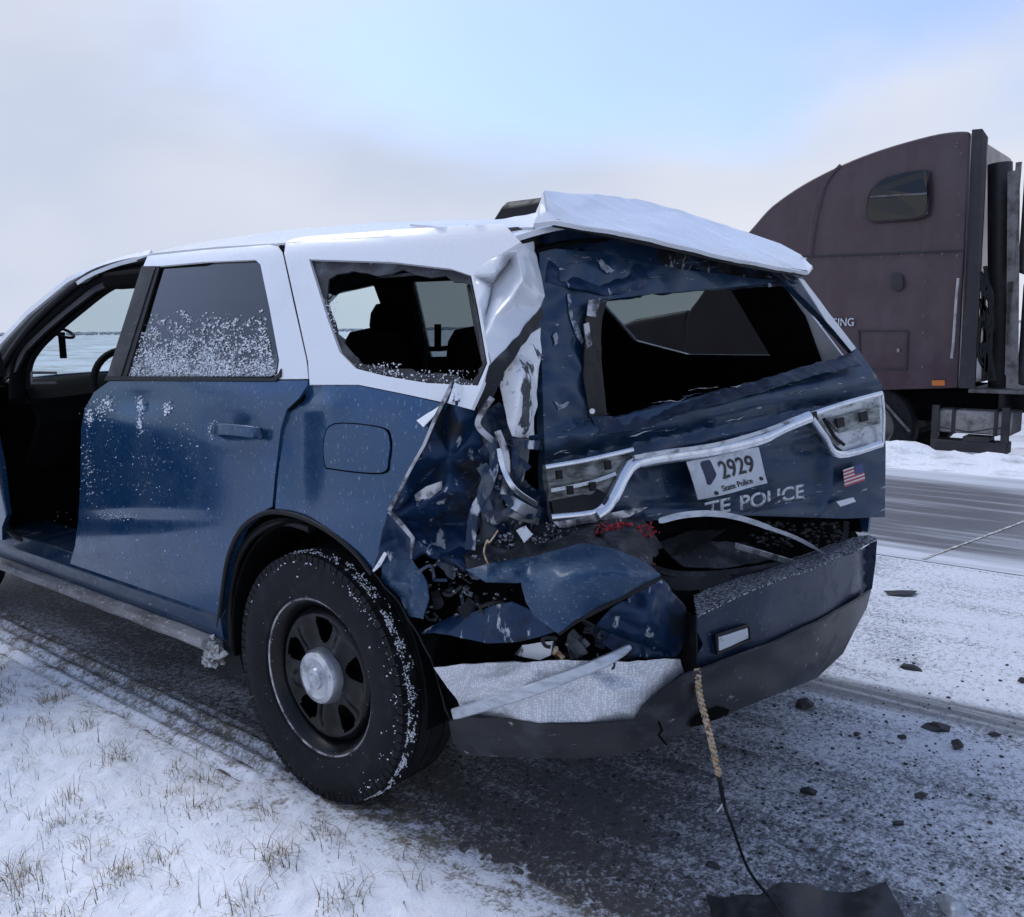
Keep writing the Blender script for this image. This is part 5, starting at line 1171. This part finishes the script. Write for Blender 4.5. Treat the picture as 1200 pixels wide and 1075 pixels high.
tpoly('hatch_lock', [(1051, 409), (1054, 409), (1054, 413), (1051, 413)], 'truck_steel', truck, -.012)
tpoly('vent_plate', smoothpoly([(1045, 320), (1056, 322), (1058, 336), (1050, 342), (1044, 336)], 2), 'truck_dark', truck, -.008)
mtube('grab_bar', [Kx(1123, 326, -.05), Kx(1121, 345, -.06), Kx(1117, 405, -.06), Kx(1115, 420, -.05)], .017, 'truck_steel', truck)
tpoly('marker_lamp', [(1092, 446), (1107, 446), (1107, 452), (1092, 452)], 'amber', truck, -.02, .02)
for q in [(1122, 168), (1121, 172)]+[(1086-i*.6, 250+i*20) for i in range(10)]+[(1126-i*.9, 180+i*24) for i in range(11)]+[(960+i*24, 304-i*1.1) for i in range(7)]: mtube('rivet', [Kx(*q), Kx(*q, -.012)], .011, 'truck_grey', truck, 6)
p0, p1 = Kx(945, 381, -.012), Kx(1001, 383, -.012)
text('lettering', 'LEASING', Kx(1001, 382, -.012), (0, -1, 0), (0, 0, 1), .135, 'letter_white', truck, .004, align='RIGHT', stretch=.86, bold=.01)
# chassis
p = kz(1035, 455); y_rear = kz(1140, 455)[0]
mbox('frame_rail', (TX+.75, y_rear-6.0, .36), (TX+.85, y_f+2.4, .62), 'truck_dark', truck, .01)
mbox('frame_rail', (TX+1.6, y_rear-6.0, .36), (TX+1.7, y_f+2.4, .62), 'truck_dark', truck, .01)
mbox('underbody', (TX+.35, y_rear-.2, .22), (TX+2.1, y_f+1.0, .60), 'interior_black', truck, .03)
a_ = kz(1096, 480); b2 = kz(1184, 512)
bb = mbox('battery_box', (TX+.05, b2[0], b2[1]), (TX+.6, a_[0], a_[1]), 'truck_silver', truck, .02)
for x in (1116, 1166):
    y0_, _ = kz(x, 495); mbox('strap', (TX+.035, y0_-.02, b2[1]-.01), (TX+.62, y0_+.02, a_[1]+.01), 'truck_dark', bb, .004)
ribbon('cap_cable', spline([K(x, y, -.02) for x, y in ((1098, 500), (1120, 504), (1140, 506), (1166, 502), (1184, 503))], 4), .015, 'truck_dark', bb, .01, up=(-1, 0, 0))
for (x0_, y0_, x1_, y1_) in ((1090, 520, 1180, 527), (1128, 513, 1160, 517)):
    q0, q1 = kz(x0_, y1_), kz(x1_, y0_); mbox('step', (TX-.02, q1[0], q0[1]), (TX+.25, q0[0], q1[1]), 'truck_dark', truck, .01)
for x in (1094, 1176):
    y0_, z0_ = kz(x, 525); mbox('step_post', (TX, y0_-.04, z0_), (TX+.06, y0_+.04, .45), 'truck_dark', truck, .005)
mtube('stay', [K(1036, 472), K(1066, 506)], .018, 'truck_grey', truck)
mbox('deck_plate', (TX+.1, kz(1200, 460)[0]-.5, kz(1160, 462)[1]), (TX+2.3, kz(1132, 460)[0], kz(1160, 457)[1]), 'truck_grey', truck, .005)
# behind the cab: stack, air cleaner, deflector, hoses
def kbox(name, x0_, y0_, x1_, y1_, d0, d1, m, bev=.03):
    q0, q1 = K(x0_, y1_, d0), K(x1_, y0_, d0); return mbox(name, (TX+d0, min(q0.y, q1.y), min(q0.z, q1.z)), (TX+d1, max(q0.y, q1.y), max(q0.z, q1.z)), m, truck, bev)
mtube('exhaust_stack', [K(1172, 480, .5), K(1172, 300, .5), K(1172, 192, .5)], .13, 'truck_dark', truck, 16)
for pts, w_ in (([(1186, 455), (1187, 330), (1188, 200)], .12), ([(1194, 190), (1190, 240), (1184, 330), (1181, 440)], .06)):
    tline('deflector_plate', pts, w_, 'truck_grey', truck, .02)
kbox('air_tank', 1191, 195, 1215, 322, .05, .7, 'truck_dark', .10)
kbox('lower_tank', 1190, 328, 1222, 452, .1, .7, 'truck_dark', .05)
rnd = random.Random(41)
for k in range(9):
    pts = [(1148+rnd.uniform(0, 8), 310+rnd.uniform(0, 60)), (1158+rnd.uniform(-6, 8), 360+rnd.uniform(-20, 30)), (1146+rnd.uniform(0, 16), 400+rnd.uniform(-20, 20)), (1156+rnd.uniform(-4, 12), 446)]
    mtube('hose', spline([K(x, y, .0) for x, y in pts], 6), .022, 'seal_rubber', truck, 6)
# road wheels
def truck_wheel(y, x, tw=.28):
    w = empty('wheel', (0, 0, 0)); w.parent = truck; vs, fs = [], []
    lathe(vs, fs, [(x, .28), (x-.0, .30), (x-.02, .42), (x+.01, .49), (x+.04, .505), (x+tw-.04, .505), (x+tw, .48), (x+tw, .28)], 48, (0, y, GZ+.505)); mk('tyre', vs, fs, 'tyre_rubber', w, 40)
    vs, fs = [], []; lathe(vs, fs, [(x+.02, .285), (x+.05, .25), (x+.13, .22), (x+.12, .12), (x+.02, .11), (x+.0, .0)], 32, (0, y, GZ+.505)); mk('rim', vs, fs, 'truck_grey', w, 40)
    return w
yfw = kz(1018, 495)[0]
for y in (yfw, y_rear-1.15, y_rear-2.45):
    truck_wheel(y, TX+.05); truck_wheel(y, TX+2.1)
yd = y_rear-1.15
vs = []; n_ = 14
for i in range(n_+1):
    a_ = R(20+140*i/n_)
    for x in (TX+.02, TX+.65): vs.append((x, yd+.62*math.cos(a_), GZ+.505+.62*math.sin(a_)))
mk('mudguard', vs, [[i*2, i*2+1, i*2+3, i*2+2] for i in range(n_)], 'truck_steel', truck, 40, .01)
# bonnet and front, hidden behind the SUV from here
hy = y_f+1.0
prism('truck_bonnet', [(hy, .62), (hy, 1.62), (hy+.9, 1.50), (hy+1.55, 1.30), (hy+1.7, 1.0), (hy+1.7, .25), (hy+1.45, .2), (hy+1.45, .5), (hy+.2, .6)], TX+.15, TX+2.3, 'truck_paint', truck, .08)
prism('truck_windscreen', [(y_f+.38, z_f-.42), (y_f+.98, 1.62), (y_f+1.0, 1.62), (y_f+.40, z_f-.40)], TX+.18, TX+2.27, 'glass_tint', truck, 0)
truck_inv = Matrix.Translation(-Vector(truck.location))
for o in truck.children: o.matrix_parent_inverse = truck_inv

# ------------------------------------------------------------------ loose things on the ground
G = lambda x, y, z=0: on(x, y, 2, z)
# cord hanging from the bumper
cp = spline([B(817, 785, .015), B(820, 815, .02), on(829, 850, 1, -1.16), on(836, 880, 1, -1.165), on(842, 908, 1, -1.17)], 10)
cord = tag(empty('hanging_cord', cp[-1]), 'frayed orange and white twisted cord with black wire hanging from the bumper', 'cord')
for s_, m_ in ((0, 'cord_orange'), (math.pi, 'cord_tan')):
    n_ = len(cp); pts = []
    for i in range(n_*3-2):
        t = i/3; k = min(int(t), n_-2); q = cp[k]+(cp[k+1]-cp[k])*(t-k); a_ = i*.62+s_
        pts.append(q+.0045*(c_r*math.cos(a_)+c_f*math.sin(a_)))
    mtube('strand', pts, .0048, m_, cord, 6)
bw = spline([cp[-1], on(846, 930, 1, -1.175), on(850, 948, 1, -1.18), on(858, 968, 1, -1.19), G(872, 1008, .05), G(884, 1030, .06), G(905, 1056, .075), G(925, 1085, .05)], 8)
mtube('wire', bw, [.006]*14+[.004]*(len(bw)-14), 'black_plastic', cord, 6)
fr = cp[-1]
for k in range(5): mtube('frayed_end', [on(848, 940, 1, -1.178), on(846+random.uniform(-6, 8), 950+random.uniform(-4, 8), 1, -1.17)], .0014, 'letter_white', cord, 4)
ci = Matrix.Translation(-Vector(cord.location))
for o in cord.children: o.matrix_parent_inverse = ci
# black panel
pan = [(828, 1048, .005), (846, 1052, .03), (860, 1050, .03), (890, 1048, .05), (915, 1034, .075), (945, 1036, .06), (962, 1043, .025), (990, 1046, .02), (1005, 1045, .03), (1038, 1033, .06), (1048, 1052, .05), (1062, 1078, .02), (1050, 1110, .01), (980, 1120, .012), (880, 1115, .012), (840, 1100, .005)]
def pan_z(x): return interp(x, [828, 845, 862, 900, 930, 962, 985, 1035, 1062], [.006, .03, .018, .05, .07, .02, .018, .055, .02])
bp_ = tag(crumple('plastic_panel', [(x, y, 'Z', z) for x, y, z in pan], 'debris_dark', None, inner=[(x, y, 'Z', pan_z(x)*k) for x in (850, 866, 900, 930, 962, 985, 1030) for y, k in ((1066, .9), (1090, .6))], sub=2, amp=.002, scale=8, thick=.005, smooth=35), 'black torn plastic panel lying bent on the ground below the bumper', 'panel')
cl = tag(crumple('lens_fragment', [(1096, 1048, 'Z', .02), (1108, 1047, 'Z', .03), (1128, 1058, 'Z', .03), (1146, 1080, 'Z', .01), (1120, 1084, 'Z', .01), (1102, 1066, 'Z', .01)], 'lamp_reflector', None, inner=[(1118, 1062, 'Z', .035)], sub=2, amp=.001, thick=.003, smooth=60), 'clear curved lamp lens fragment on the gravel beside the black panel', 'fragment')
def chunk(x, y, wpx, hpx, seed, label, m='debris_dark'):
    p = G(x, y); dist = (p-CAM).length; sx_ = wpx*dist/F_PX; rnd = random.Random(seed); vs, fs = [], []
    bm = bmesh.new(); bmesh.ops.create_icosphere(bm, subdivisions=1, radius=1); az = rnd.uniform(-.5, .5)
    ax, ay, az_ = c_r*math.cos(az)+Vector((c_f.x, c_f.y, 0))*math.sin(az), Vector((c_f.x, c_f.y, 0))*math.cos(az)-c_r*math.sin(az), Vector((0, 0, 1))
    hz = hpx*dist/F_PX*.85; off = Vector((seed*.37, seed*.11, 0))
    for q in bm.verts:
        k = 1+.75*noise.noise(q.co*1.1+off)+.5*noise.noise(q.co*2.7+off); c = q.co*k
        if noise.noise(off) > 0 and c.x > .2: c.z *= .45
        vs.append(p+ax*(c.x*sx_*.5)+ay*(c.y*sx_*.33)+az_*max(-.004, c.z*hz*.5+hz*.3))
    bm.verts.index_update(); fs = [[q.index for q in f.verts] for f in bm.faces]; bm.free()
    return tag(mk('debris_chunk', vs, fs, m, None, 12), label, 'debris', 'crash debris on the shoulder')
for x, y, w_, h_, lb in ((1058, 697, 34, 6, 'flat dark debris sliver on the snow farthest from the SUV'), (1068, 784, 22, 8, 'dark angular debris chunk just above the tyre track at right'),
        (1096, 854, 26, 9, 'dark wedge of debris just below the tyre track'), (1122, 877, 16, 14, 'grey upright lump of debris below the dark wedge'),
        (945, 829, 20, 15, 'grey lump of slush and debris just behind the bumper'), (1165, 862, 15, 6, 'small dark twisted scrap at the right below the tyre track'),
        (947, 930, 18, 10, 'dark flat stone on the gravel in the middle behind the SUV'), (1080, 935, 14, 8, 'small dark clod right of the middle of the gravel'),
        (1004, 863, 8, 7, 'left one of two small dark pebbles close together'), (1057, 865, 9, 7, 'right one of two small dark pebbles close together'),
        (836, 1016, 16, 9, 'black crumb of plastic beside the fallen wire'), (1052, 967, 13, 8, 'small black pebble on the gravel above the black panel'),
        (1196, 800, 10, 9, 'dark clod at the right picture edge above the tyre track')):
    chunk(x, y, w_, h_, int(x+y), lb, 'stone_dark' if 'lump' in lb else 'debris_dark')
